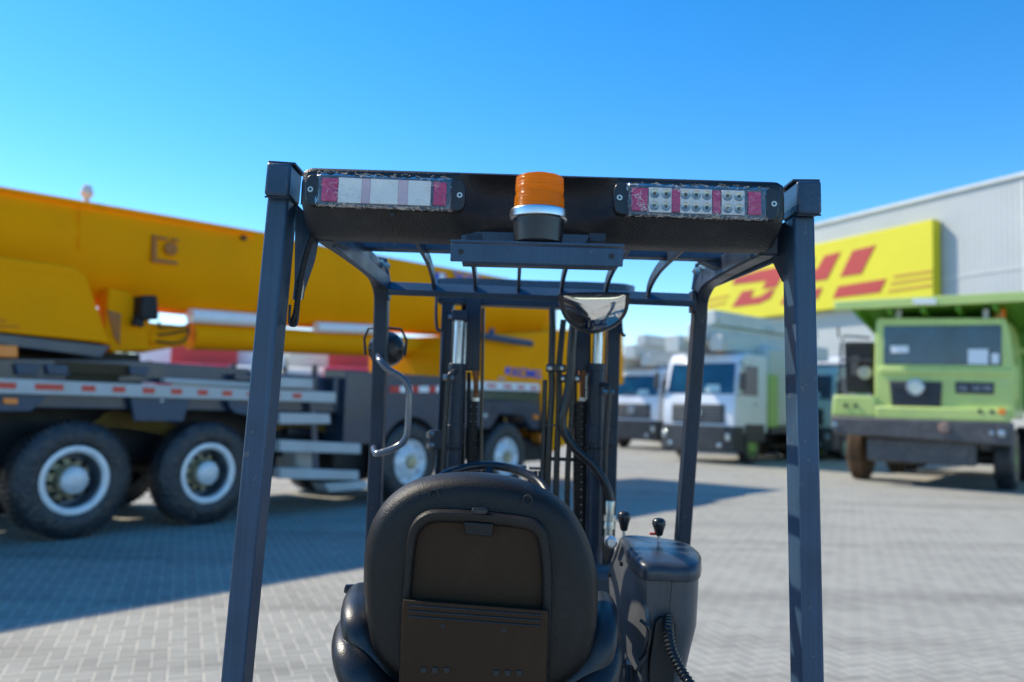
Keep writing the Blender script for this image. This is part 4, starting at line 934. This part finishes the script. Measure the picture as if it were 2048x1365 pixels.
# driver's cab
cab = cpanel([(898, 700), (925, 672), (1010, 668), (1247, 655), (1248, 768), (1180, 785), (1172, 870), (1105, 905), (1085, 832), (1083, 782), (898, 775)], .10, 2.0, 'cab', YEL, bevel=.03)
text(CR, 'XCMG', (fc(1022, 750, .08).x, .075, fc(1022, 753, .08).z), .24, BLUET, parent=cab, sx=1.45)
cp(MB().prism([fc(a, b, .08) for a, b in ((1012, 735), (1021, 735), (1021, 749), (1012, 749))], (0, .02, 0)), 'emblem', BLUET, cab, bevel=.01)
cp(MB().prism([fc(a, b, .08) for a, b in ((998, 754), (1010, 755), (1010, 761), (998, 760))], (0, .02, 0)), 'small_plate', mat('small_pale_plate', (.55, .35, .3), .5), cab)
mt = cp(MB().tube([fc(940, 668, -.1), fc(975, 674, -.15), fc(1062, 688, -.2)], [.06, .055, .065], 12), 'grab_tube', PAINT, cab)
cp(MB().lathe(fc(982, 672, -.12), (.2, 0, 1), [(.05, -.02), (.06, .08), (.03, .14)], 10), 'tube_clamp', PAINT, mt)
cpanel([(930, 762), (1078, 768), (1080, 783), (930, 779)], -.02, .1, 'reflector_strip', WHITER, bevel=.004)
for a, b in ((975, 993), (1007, 1024), (1036, 1049), (1062, 1074)):
    cpanel([(a, 769 + (a - 975) * .05), (b, 770 + (a - 975) * .05), (b, 775 + (a - 975) * .05), (a, 774 + (a - 975) * .05)], -.03, .01, 'red_reflector', REDR)
cpanel([(930, 780), (1079, 785), (1078, 803), (930, 800)], .02, .3, 'bonnet_side', mat('dark_green_reflecting_side', (.025, .05, .05), .2, coat=.6), bevel=.01)
ff = cpanel([(900, 801), (1080, 804), (1078, 860), (1062, 858), (1046, 832), (1000, 828), (980, 858), (900, 856)], .0, .5, 'front_fender', CDARK, bevel=.015)
cp(MB().prism([fc(a, b, -.02) for a, b in ((1067, 830), (1078, 831), (1078, 839), (1067, 838))], (0, .03, 0)), 'side_marker', ORL, ff)
cp(MB().lathe(fc(970, 832, -.01), (0, -1, 0), [(.055, 0), (.05, .02), (.01, .03)], 16), 'marker_lamp', LAMPG, ff)
for pts in ([(1008, 835), (1012, 846)], [(1036, 838), (1046, 850), (1052, 860)]):
    cp(MB().tube([fc(a, b, .2) for a, b in pts], .025, 8), 'yellow_pipe', mat('ochre_pipe', (.4, .26, .08), .5) if 'ochre_pipe' not in MATS else MATS['ochre_pipe'])
cpanel([(1078, 818), (1100, 850), (1102, 880), (1082, 862)], .0, .4, 'bumper_corner', CBLACK, bevel=.02)
cpanel([(1078, 866), (1100, 882), (1098, 893), (1080, 885)], -.02, .2, 'orange_bracket', mat('burnt_orange_paint', (.5, .14, .01), .5))
cp(MB().bb(tw[3] + .7, tw[3] + 1.6, .2, 2.3, .5, .95), 'bumper', CBLACK, bevel=.04)

# ---------------------------------------------------------------- lorries
def lorry(px, d, rz, cabm, kind, label, trim=DGREY, name='lorry', bodym=WGREY, W=2.5, cabh=3.35, group=None, emblem=True, cat='lorry', accent=None, glass=GLASS):
    p = at(px, 700, d); r = Root(name, (p.x, p.y, 0), R(rz), label, cat, group)
    P = lambda mb, n, m, par=None, **k: loc_part(mb, n, m, r, par, **k)
    h = W / 2; zc = cabh
    prof = [(0, .95), (-.03, 1.5), (0, 2.0), (.06, 2.15), (.30, zc - .28), (.48, zc - .05), (.75, zc), (2.1, zc), (2.15, zc - .1), (2.15, .95)]
    cb_ = P(MB().prism([V((-h, a, b)) for a, b in prof], (W, 0, 0)), 'cab', cabm, bevel=.07, seg=3)
    q = lambda x, t, off=0: V((x, .075 + (.285 - .075) * t - .04 + off, 2.18 + (zc - .34 - 2.18) * t))
    P(MB().prism([q(-h + .10, 0), q(h - .10, 0), q(h - .16, 1), q(-h + .16, 1)], (0, .05, .0)), 'windscreen', glass, cb_, bevel=.02)
    P(MB().tube([q(-.5, .02, -.02), q(.15, .12, -.03)], .012, 6), 'wiper', DGREY, cb_)
    P(MB().prism([q(.2, .05, -.005), q(.75, .05, -.005), q(.7, .3, -.005), q(.25, .3, -.005)], (0, .01, 0)), 'windscreen_sticker', mat('pale_sticker', (.5, .66, .66), .4) if 'pale_sticker' not in MATS else MATS['pale_sticker'], cb_)
    g = P(MB().bb(-h + .35, h - .35, -.06, .02, 1.25, 1.85), 'grille', trim, cb_, bevel=.04)
    m = MB()
    for k in range(5): m.bb(-h + .45, h - .45, -.085, -.05, 1.32 + .105 * k, 1.355 + .105 * k)
    P(m, 'grille_slats', mat('grille_grey', (.16, .17, .18), .4) if 'grille_grey' not in MATS else MATS['grille_grey'], cb_, bevel=.008)
    if emblem: P(MB().lathe((0, -.08, 1.58), (0, -1, 0), [(.17, 0), (.17, .03), (.13, .035), (.12, .015), (.01, .015)], 28), 'emblem', LAMPG, cb_)
    bp_ = P(MB().loft([[V((x, y, z)) for x, y in ((-h - .03, .5), (-h, -.05), (-h + .25, -.22), (h - .25, -.22), (h, -.05), (h + .03, .5))] for z in (.38, .45, .78, 1.12, 1.18)]), 'bumper', trim, bevel=.02)
    for s_ in (-1, 1):
        P(MB().loft([[V((s_ * (h - .30) + a * .22, -.20 + abs(a) * 0.03 + yy, .85 + b * .12)) for a, b in ((-1, -.8), (1, -1), (1, .9), (-1, 1))] for yy in (-.035, .05)]), 'headlight', LAMPG, bp_, bevel=.03)
        P(MB().lathe((s_ * (h - .42), -.215, .58), (0, -1, 0), [(.075, 0), (.07, .02), (.01, .03)], 16), 'fog_lamp', LAMPG, bp_)
        mr_ = P(MB().tube([(s_ * h, .15, zc - .35), (s_ * (h + .24), -.02, zc - .32), (s_ * (h + .26), -.03, 2.2), (s_ * h, .1, 2.15)], .02, 6), 'mirror_bracket', DGREY, cb_)
        P(MB().bb(s_ * (h + .15), s_ * (h + .35), -.10, .0, 2.3, 2.85), 'mirror', DGREY, mr_, bevel=.04)
        P(MB().prism([V((s_ * (h + .005), a, b)) for a, b in ((.42, 2.15), (1.45, 2.15), (1.45, zc - .4), (.62, zc - .4))], (s_ * -.02, 0, 0)), 'side_window', GLASS, cb_, bevel=.005)
        P(MB().bb(s_ * (h - .02), s_ * (h + .03), .6, 1.9, .7, 1.25), 'wheel_arch', trim, cb_, bevel=.03)
        P(MB().bb(s_ * (h - .01), s_ * (h + .012), 1.2, 1.36, 1.85, 1.9), 'door_handle', DGREY, cb_)
        for i_, yy in enumerate((1.15, 5.2, 6.5)):
            t_ = P(MB().lathe((s_ * (h + .0), yy, .52), (-s_, 0, 0), [(.3, .02), (.4, 0), (.5, .02), (.52, .06), (.52, .26), (.5, .3), (.3, .3)], 32), 'wheel', TYRE)
            P(MB().lathe((s_ * h, yy, .52), (-s_, 0, 0), [(.31, .02), (.28, .01), (.25, .06), (.12, .10 if i_ else .0), (.10, -.03 if not i_ else .05), (.01, .0)], 24), 'rim', accent or RIM, t_)
    P(MB().bb(-.5, .5, 1.0, 8.0, .55, .95), 'chassis', CBLACK, bevel=.02)
    P(MB().bb(-h, h, 2.4, 8.0, .95, 1.15), 'deck', trim, bevel=.02)
    if accent:
        P(MB().bb(-h - .02, h + .02, 2.2, 2.9, 1.15, 2.9), 'cab_back_box', accent, bevel=.05)
    if kind == 'pump':
        P(MB().bb(-h * .95, h * .95, 2.3, 3.9, 1.15, cabh + .35), 'turret', bodym, bevel=.12)
        P(MB().bb(-h * .9, h * .9, 4.2, 7.8, 1.15, 2.6), 'pump_unit', bodym, bevel=.06)
        for k, (x, z, w) in enumerate(((-.62, cabh + .25, .50), (.0, cabh + .62, .52), (.60, cabh + .30, .46), (.2, cabh + 1.15, .42))):
            b_ = P(MB().beam((x, -.6 + .3 * k, z), (x, 8.2, z + .15), w, w * 1.1), 'boom_arm', bodym, bevel=.03)
            P(MB().cyl((x - .3, -.4 + .3 * k, z), (x + .3, -.4 + .3 * k, z), .13), 'boom_joint', bodym, b_)
        P(MB().lathe((.2, 1.0, cabh), (0, 0, 1), [(.12, 0), (.12, .16), (.05, .2)], 14), 'beacon', mat('amber_light', (.8, .35, .03), .3) if 'amber_light' not in MATS else MATS['amber_light'])
        P(MB().tube(spline([(-.9, 2.4, 2.6), (-1.0, 2.4, cabh + .5), (-.5, 3, cabh + 1.0), (.6, 4, cabh + 1.1)], 6), .07, 10), 'delivery_pipe', bodym)
    elif kind == 'mixer':
        a = V((0, 2.7, 2.1)); ax = V((0, 5.0, .95)).normalized()
        P(MB().lathe(a, ax, [(.45, 0), (.75, .15), (1.12, 1.2), (1.18, 2.1), (1.05, 3.2), (.72, 4.4), (.55, 4.8)], 40), 'drum', bodym, bevel=0)
        P(MB().prism([V((-.7, 7.2, 1.15)), V((.7, 7.2, 1.15)), V((.55, 7.5, 3.7)), V((-.55, 7.5, 3.7))], (0, .25, 0)), 'rear_stand', bodym, bevel=.03)
        P(MB().prism([V((-.6, 2.5, 1.15)), V((.6, 2.5, 1.15)), V((.4, 2.6, 2.2)), V((-.4, 2.6, 2.2))], (0, .25, 0)), 'front_stand', bodym, bevel=.03)
        P(MB().tube(spline([(.9, 7.2, 1.2), (1.0, 7.3, 2.6), (.6, 7.9, 3.6)], 6), .05, 8), 'ladder_rail', bodym)
        P(MB().lathe((0, 7.9, 3.1), (0, 0, 1), [(.3, 0), (.8, .9)], 24), 'hopper', bodym)
    elif kind == 'box':
        P(MB().bb(-h, h, 2.4, 8.4, 1.15, 3.7), 'cargo_box', bodym, bevel=.03)
    else:
        P(MB().bb(-h * .8, h * .8, 2.3, 2.5, 1.15, 2.8), 'headboard', bodym, bevel=.03)
        P(MB().bb(-h, h, 2.5, 8.4, 1.15, 1.8), 'dropside_body', bodym, bevel=.03)
    return r
WB_ = mat('off_white_machine', (.74, .76, .70), .45, var=.1)
GP = 'concrete trucks parked along the warehouse'
lorry(1266, 33, -40, WCAB, 'pump', 'silver white pump truck half hidden by the right side of the forklift mast', group=GP, bodym=WGREY)
lorry(1398, 25.6, -44, WCAB, 'pump', 'silver white pump truck with dark grille behind the front right post of the forklift', group=GP, accent=mat('lime_panel', (.35, .55, .12), .4), bodym=WGREY, W=2.6, cabh=3.5)
lorry(1600, 29.5, -46, mat('pale_mint_cab_paint', (.50, .60, .52), .4, coat=.2), 'mixer', 'pale mint mixer lorry between the silver white pump truck and the green dump truck', group=GP, accent=MINT, bodym=WGREY, cabh=3.4)
lorry(1335, 41, -33, WGREY, 'pump', 'light grey pump truck farthest back, in the gap between the two silver white ones', group=GP, bodym=WB_, cabh=4.0)
lorry(1510, 40, -37, WGREY, 'mixer', 'grey white mixer lorry farther back, its drum rising above the pump truck', group=GP, accent=MINT)
lorry(1668, 31.5, -40, WCAB, 'mixer', 'tall white mixer lorry just left of the green dump truck cab', group=GP, accent=MINT, bodym=WB_, cabh=4.0)
lorry(1475, 33, -40, WGREY, 'pump', 'pale pump truck with raised folded boom, behind the mint mixer lorry', group=GP, accent=MINT, bodym=WB_, cabh=3.7)
GF = 'lorries parked beyond the crane'
WB = mat('bright_white_box', (.85, .86, .86), .4, var=.04)
RB = mat('faded_red_box', (.75, .05, .05), .45, var=.1, ns=1)
CB = mat('cream_box', (.74, .72, .60), .45, var=.06)
lorry(386, 30, 12, REDC, 'box', 'red box lorry seen under the crane boom, leftmost of the far row', group=GF, cabh=2.85, bodym=RB)
lorry(492, 31, 10, WGREY, 'box', 'white box lorry under the crane boom, just right of the leftmost red one', group=GF, cabh=2.85, bodym=WB)
lorry(628, 31, 8, CB, 'box', 'cream box lorry under the boom, just right of the left rear forklift post', group=GF, cabh=2.85, bodym=CB)
lorry(708, 29, 8, REDC, 'box', 'red box lorry under the boom, seen beside the round work lamp', group=GF, cabh=2.85, bodym=RB, W=2.2)
lorry(862, 33, 5, mat('beige_cab_paint', (.55, .42, .30), .45), 'mixer', 'beige mixer lorry with a pale drum, seen just left of the forklift mast', group=GF, cabh=3.4, bodym=mat('pale_drum_paint', (.66, .70, .62), .4))
lorry(304, 33, 12, WGREY, 'box', 'short white box lorry mostly behind the crane superstructure, low at the far left', group=GF, bodym=WB, cabh=2.6)

# ---------------------------------------------------------------- green dump truck
GT = Root('dump_truck', (9.75, 18.9, 0), R(-38), 'big apple green dump truck with dusty dark grey bumper, parked in front of the warehouse', 'dump truck')
def gp(mb, name, m, parent=None, **k): return loc_part(mb, name, m, GT, parent, **k)
def fg(px, py, y=0.0): return inplane(GT.M, px, py, y)
def gpan(px, y, th, name, m, parent=None, **k): return gp(MB().prism([fg(a, b, y) for a, b in px], (0, th, 0)), name, m, parent, **k)
gc = gpan([(1752, 640), (1758, 636), (2010, 636), (2018, 660), (2028, 740), (2028, 838), (1750, 832), (1748, 740)], .0, 2.0, 'cab', GREEN, bevel=.05, seg=3)
gpan([(1767, 652), (2003, 650), (2004, 732), (1766, 729)], -.02, .05, 'windscreen', GLASS, gc, bevel=.03)
gpan([(1757, 734), (2022, 738), (2022, 752), (1757, 747)], -.05, .08, 'cab_ledge', GREEN, gc, bevel=.03)
for pts, m in (([(1936, 699), (1976, 699), (1976, 729), (1936, 728)], WHITER), ([(1983, 707), (1998, 708), (1998, 728), (1983, 727)], WHITER), ([(1782, 692), (1817, 692), (1817, 706), (1782, 706)], WHITER)):
    gpan(pts, -.035, .01, 'windscreen_sticker', m, gc)
gr = gpan([(1778, 762), (1884, 764), (1881, 815), (1783, 813)], -.05, .1, 'grille', DGREY, gc, bevel=.03)
for y_ in (775, 790): gpan([(1783, y_), (1880, y_ + 1), (1880, y_ + 4), (1783, y_ + 3)], -.08, .04, 'grille_bar', DGREY, gr)
gp(MB().lathe(fg(1831, 775, -.09), (0, -1, 0), [(.20, 0), (.20, .03), (.16, .04), (.15, .02), (.01, .02)], 28), 'emblem', LAMPG, gr)
pl = gpan([(1910, 764), (1988, 766), (1987, 789), (1911, 787)], -.03, .06, 'number_panel', DGREY, gc, bevel=.01)
for a, b in ((1917, 1934), (1943, 1960), (1964, 1982)): gpan([(a, 771), (b, 772), (b, 783), (a, 782)], -.045, .02, 'worn_white_mark', mat('worn_white', (.22, .22, .23), .6, var=.5, ns=12) if 'worn_white' not in MATS else MATS['worn_white'], pl)
bz = gpan([(1666, 790), (1752, 793), (1752, 835), (1662, 832)], -.1, .9, 'front_wing', GREEN, bevel=.05)
gpan([(1750, 812), (2018, 818), (2018, 846), (1750, 838)], -.12, .5, 'front_apron', GREEN, bevel=.04)
for px, py in ((1691, 811), (1711, 812), (1960, 823), (1984, 824)): gp(MB().lathe(fg(px, py, -.12), (0, -1, 0), [(.05, -.02), (.05, .01), (.01, .01)], 12), 'round_lamp', DGREY, bz)
gpan([(1997, 817), (2011, 818), (2011, 830), (1997, 829)], -.15, .05, 'turn_lamp', ORL, bz, bevel=.01)
bm = gpan([(1660, 832), (2026, 846), (2022, 893), (1668, 868)], -.25, .35, 'bumper', GREYB, bevel=.05)
for px, py, r in ((1668, 850, .08), (2003, 868, .08), (1983, 867, .05)): gp(MB().lathe(fg(px, py, -.27), (0, -1, 0), [(r, -.02), (r, .015), (.01, .025)], 14), 'bumper_lamp', LAMPG, bm)
gp(MB().lathe(fg(1888, 856, -.27), (0, -1, 0), [(.13, -.02), (.11, .05), (.03, .06)], 16), 'tow_hook', mat('pinkish_dusty_steel', (.3, .2, .16), .6), bm)
# air cleaner, ladder and rails beside the cab
gpan([(1686, 683), (1746, 684), (1746, 787), (1690, 785)], .45, .6, 'air_cleaner', CBLACK, bevel=.06)
for pts in ([(1680, 786), (1682, 690), (1688, 672), (1740, 676)], [(1683, 720), (1745, 722)], [(1678, 676), (1676, 655)]):
    gp(MB().tube([fg(a, b, .1) for a, b in pts], .03, 8), 'hand_rail', DGREY)
gp(MB().lathe(fg(1731, 746, .3), (0, -1, 0), [(.16, 0), (.16, .1), (.05, .12)], 16), 'air_filter_cap', mat('cream_filter', (.55, .5, .36), .5))
gpan([(1702, 712), (1716, 712), (1716, 750), (1702, 750)], .3, .1, 'filter_bracket', GREYB)
# mirror stalks and beacon on the cab roof
for px in (1795, 1970):
    gpan([(px - 4, 618), (px + 8, 618), (px + 6, 641), (px - 4, 641)], .1, .1, 'roof_stalk', WGREY, gc, bevel=.01)
gp(MB().lathe(fg(2000, 630, .4), (0, 0, 1), [(.12, -.08), (.12, .12), (.05, .18)], 16), 'beacon', ORL, gc)
gpan([(2024, 730), (2036, 732), (2036, 800), (2022, 800)], .1, .3, 'door_mirror', GREEN, gc, bevel=.03)
# dump body
zt_, zb_ = fg(1840, 594, -.4).z, fg(1840, 617, -.4).z
xl_, xr_ = fg(1668, 600, -.4).x, fg(1668, 600, -.4).x + 5.4
db = gp(MB().bb(xl_, xr_, -.4, -.28, zb_ + .05, zt_), 'dump_body', GREEN, bevel=.02)
gp(MB().prism([V((xl_ + .3, -.28, zb_ + .12)), V((xr_ - .3, -.28, zb_ + .12)), V((xr_ - .3, 2.4, zb_ - .35)), V((xl_ + .3, 2.4, zb_ - .35))], (0, 0, .12)), 'canopy', GREEND, db, bevel=.02)
for k in range(7):
    x = xl_ + .5 + k * (xr_ - xl_ - 1) / 6
    gp(MB().beam((x, -.25, zb_ + .02), (x, 2.35, zb_ - .45), .10, .14), 'canopy_rib', GREEND, db)
gp(MB().bb(xl_ + .25, xr_ - .25, 2.4, 8.6, 1.9, zb_ + .1), 'tipper_box', GREEND, db, bevel=.06)
gp(MB().bb(xl_ + .2, xr_ - .2, 2.32, 2.42, zb_ - .9, zb_ - .75), 'box_rib', GREEN, db, bevel=.02)
gpan([(1826, 598), (1872, 598), (1872, 608), (1826, 608)], -.42, .03, 'pale_plate', WHITER, db)
# chassis, axles, wheels
x1w, x2w = fg(1712, 900, .9).x, fg(2012, 900, .9).x
gp(MB().bb(x1w + .6, x2w - .6, .3, 8, .75, 1.35), 'chassis', CBLACK, bevel=.03)
gp(MB().bb(x1w + .5, x2w - .5, -.05, .3, .55, 1.1), 'front_crossmember', GREYB, bevel=.04)
gp(MB().cyl((x1w, 1.3, .72), (x2w, 1.3, .72), .16), 'front_axle', CBLACK)
gp(MB().lathe(((x1w + x2w) / 2 - .3, 1.3, .72), (0, 1, 0), [(.05, -.35), (.3, -.2), (.34, 0), (.3, .2), (.05, .35)], 20), 'differential', CBLACK)
for xx, s_ in ((x1w - .18, 1), (x2w + .18, -1)):
    for yy in (1.3, 5.2, 6.9):
        rw = .72
        m = MB()
        for k in range(40):
            a = k * math.pi / 20
            for q_ in (.13, .3): m.box((xx + s_ * q_, yy + math.cos(a) * rw, rw + math.sin(a) * rw), (.14, .045, .03), M=Matrix.Rotation(a, 3, 'X'))
        t_ = gp(m.lathe((xx, yy, rw), (s_, 0, 0), [(rw * .55, .03), (rw * .7, 0), (rw * .92, .02), (rw, .07), (rw, .36), (rw * .92, .41), (rw * .55, .42)], 44), 'wheel', MUDT if s_ > 0 else TYRE, ang=45)
        gp(MB().lathe((xx, yy, rw), (s_, 0, 0), [(rw * .56, .03), (rw * .5, .05), (rw * .45, .14), (rw * .2, .14), (rw * .18, .02), (.01, .02)], 28), 'rim', GREEND, t_)

# ---------------------------------------------------------------- warehouse and sign
def ribbed():
    m = mat('ribbed_white_cladding', (.50, .52, .52), .45, var=.05, ns=.25, dust=(.42, .40, .36), dustamt=.35)
    nt = m.node_tree; N, L = nt.nodes, nt.links; b = N['Principled BSDF']
    tc = N.new('ShaderNodeTexCoord'); sp = N.new('ShaderNodeSeparateXYZ'); L.new(tc.outputs['Object'], sp.inputs[0])
    f = N.new('ShaderNodeMath'); f.operation = 'PINGPONG'; f.inputs[1].default_value = .125; L.new(sp.outputs[0], f.inputs[0])
    r = N.new('ShaderNodeMapRange'); r.inputs['From Min'].default_value = .045; r.inputs['From Max'].default_value = .07; L.new(f.outputs[0], r.inputs['Value'])
    bp = N.new('ShaderNodeBump'); bp.inputs['Strength'].default_value = 1; bp.inputs['Distance'].default_value = .035
    L.new(r.outputs[0], bp.inputs['Height']); L.new(bp.outputs[0], b.inputs['Normal']); return m
WH = Root('warehouse', (20.05, 38, 0), math.atan2(-.90, .435), 'long white ribbed metal warehouse behind the parked trucks', 'warehouse')
def fw(px, py, y=0.0): return inplane(WH.M, px, py, y)
zT = fw(1868, 397).z; xL = fw(1392, 600).x
loc_part(MB().bb(xL, 24, 0, 30, 0, zT), 'wall', ribbed(), WH)
loc_part(MB().bb(xL - .1, 24.1, -.12, 30.1, zT, zT + .18), 'roof_trim', WGREY, WH, bevel=.02)
for k in range(int((24 - xL) // 6)):
    loc_part(MB().bb(xL + 4 + 6 * k, xL + 4.12 + 6 * k, -.10, 0, .0, zT - .2), 'downpipe', WGREY, WH) if xL + 4 + 6 * k > 3 else None
loc_part(MB().bb(xL, 24, -.03, 0, 0, 1.1), 'plinth', GREYB, WH)
for z_ in (4.9, 8.2):
    loc_part(MB().bb(xL, 24, -.035, .0, z_, z_ + .07), 'panel_joint', WGREY, WH)
for k in range(3): 
    dr = loc_part(MB().bb(2 + 6 * k, 5.6 + 6 * k, -.08, 0, 0, 4.6), 'roller_door', WGREY, WH, bevel=.01)
SG = Root('wall_sign', WH.M @ V((fw(1866, 500, -.6).x - 5, 0, 0)), math.atan2(-.90, .435), 'large yellow sign box with red slanted letters DHL on the warehouse wall', 'sign')
def fs(px, py, y=-.6): return inplane(SG.M, px, py, y)
z1s, z0s = fs(1866, 438).z, fs(1866, 594).z; xRs, xLs = fs(1866, 500).x, fs(1409, 600).x
pnl = loc_part(MB().bb(xLs, xRs, -.6, -.05, z0s, z1s), 'sign_panel', DHY, SG, bevel=.03)
def sgp(polys, name, m):
    for p in polys: loc_part(MB().prism([fs(a, b, -.63) for a, b in p], (0, .04, 0)), name, m, SG, pnl)
sgp([[(1704.6, 501.9), (1750.6, 490.6), (1722, 548), (1679.7, 554)], [(1676, 573), (1772, 558), (1759, 585), (1665, 597)]], 'letter_l', DHR)
sgp([[(1600, 524), (1630, 516), (1615, 541), (1634, 538), (1648.6, 512), (1681, 504), (1653.5, 559), (1580, 570)], [(1574, 583), (1601, 578), (1588, 606), (1560, 610)], [(1616, 579), (1645, 576), (1633, 599), (1604, 603)]], 'letter_h', DHR)
sgp([[(1470, 556), (1520, 541), (1558, 534), (1567, 541), (1562, 556), (1552, 575), (1524, 578), (1532, 562), (1464, 570)], [(1484, 583), (1508, 580), (1500, 596), (1520, 593), (1540, 580), (1549, 579), (1540, 597), (1518, 608), (1463, 615)]], 'letter_d', DHR)
STR = mat('sign_stripe_orange', (.58, .30, .03), .5)
sgp([[(1788, 551), (1863, 540), (1863, 545), (1786, 556)], [(1783, 565), (1863, 553), (1863, 558), (1781, 570)], [(1778, 580), (1863, 568), (1863, 573), (1776, 585)], [(1414, 600), (1458, 590), (1456, 594), (1414, 604)], [(1414, 612), (1452, 603), (1450, 607), (1414, 616)]], 'stripe', STR)

# ================================================================== LIGHT
w = bpy.data.worlds.new('World'); sc.world = w; w.use_nodes = True; nt = w.node_tree; N, L = nt.nodes, nt.links
bg = N['Background']; sky = N.new('ShaderNodeTexSky'); sky.sky_type = 'NISHITA'; sky.sun_disc = False
TS = V((-.92, .5, 1.0)).normalized()
sky.sun_elevation = math.asin(TS.z); sky.sun_rotation = math.atan2(TS.x, TS.y)
sky.altitude = ALT; sky.air_density = 1.0; sky.dust_density = .1; sky.ozone_density = 2.0
hs_ = N.new('ShaderNodeHueSaturation'); hs_.inputs['Saturation'].default_value = SKY_SAT; hs_.inputs['Value'].default_value = 1.0; hs_.inputs['Hue'].default_value = SKY_HUE
L.new(sky.outputs[0], hs_.inputs['Color']); L.new(hs_.outputs[0], bg.inputs['Color']); bg.inputs['Strength'].default_value = SKY_STR
sl = bpy.data.lights.new('sun', 'SUN'); sl.energy = SUN_E; sl.angle = R(.5); sl.color = SUN_C
so_ = bpy.data.objects.new('sun', sl); col.objects.link(so_); so_.rotation_euler = TS.to_track_quat('Z', 'Y').to_euler()
sc.view_settings.view_transform = 'Standard'; sc.view_settings.look = 'None'; sc.view_settings.exposure = EXPO; sc.view_settings.gamma = 1
sc.cycles.max_bounces = 8; sc.cycles.transparent_max_bounces = 12
sc.cycles.use_denoising = True
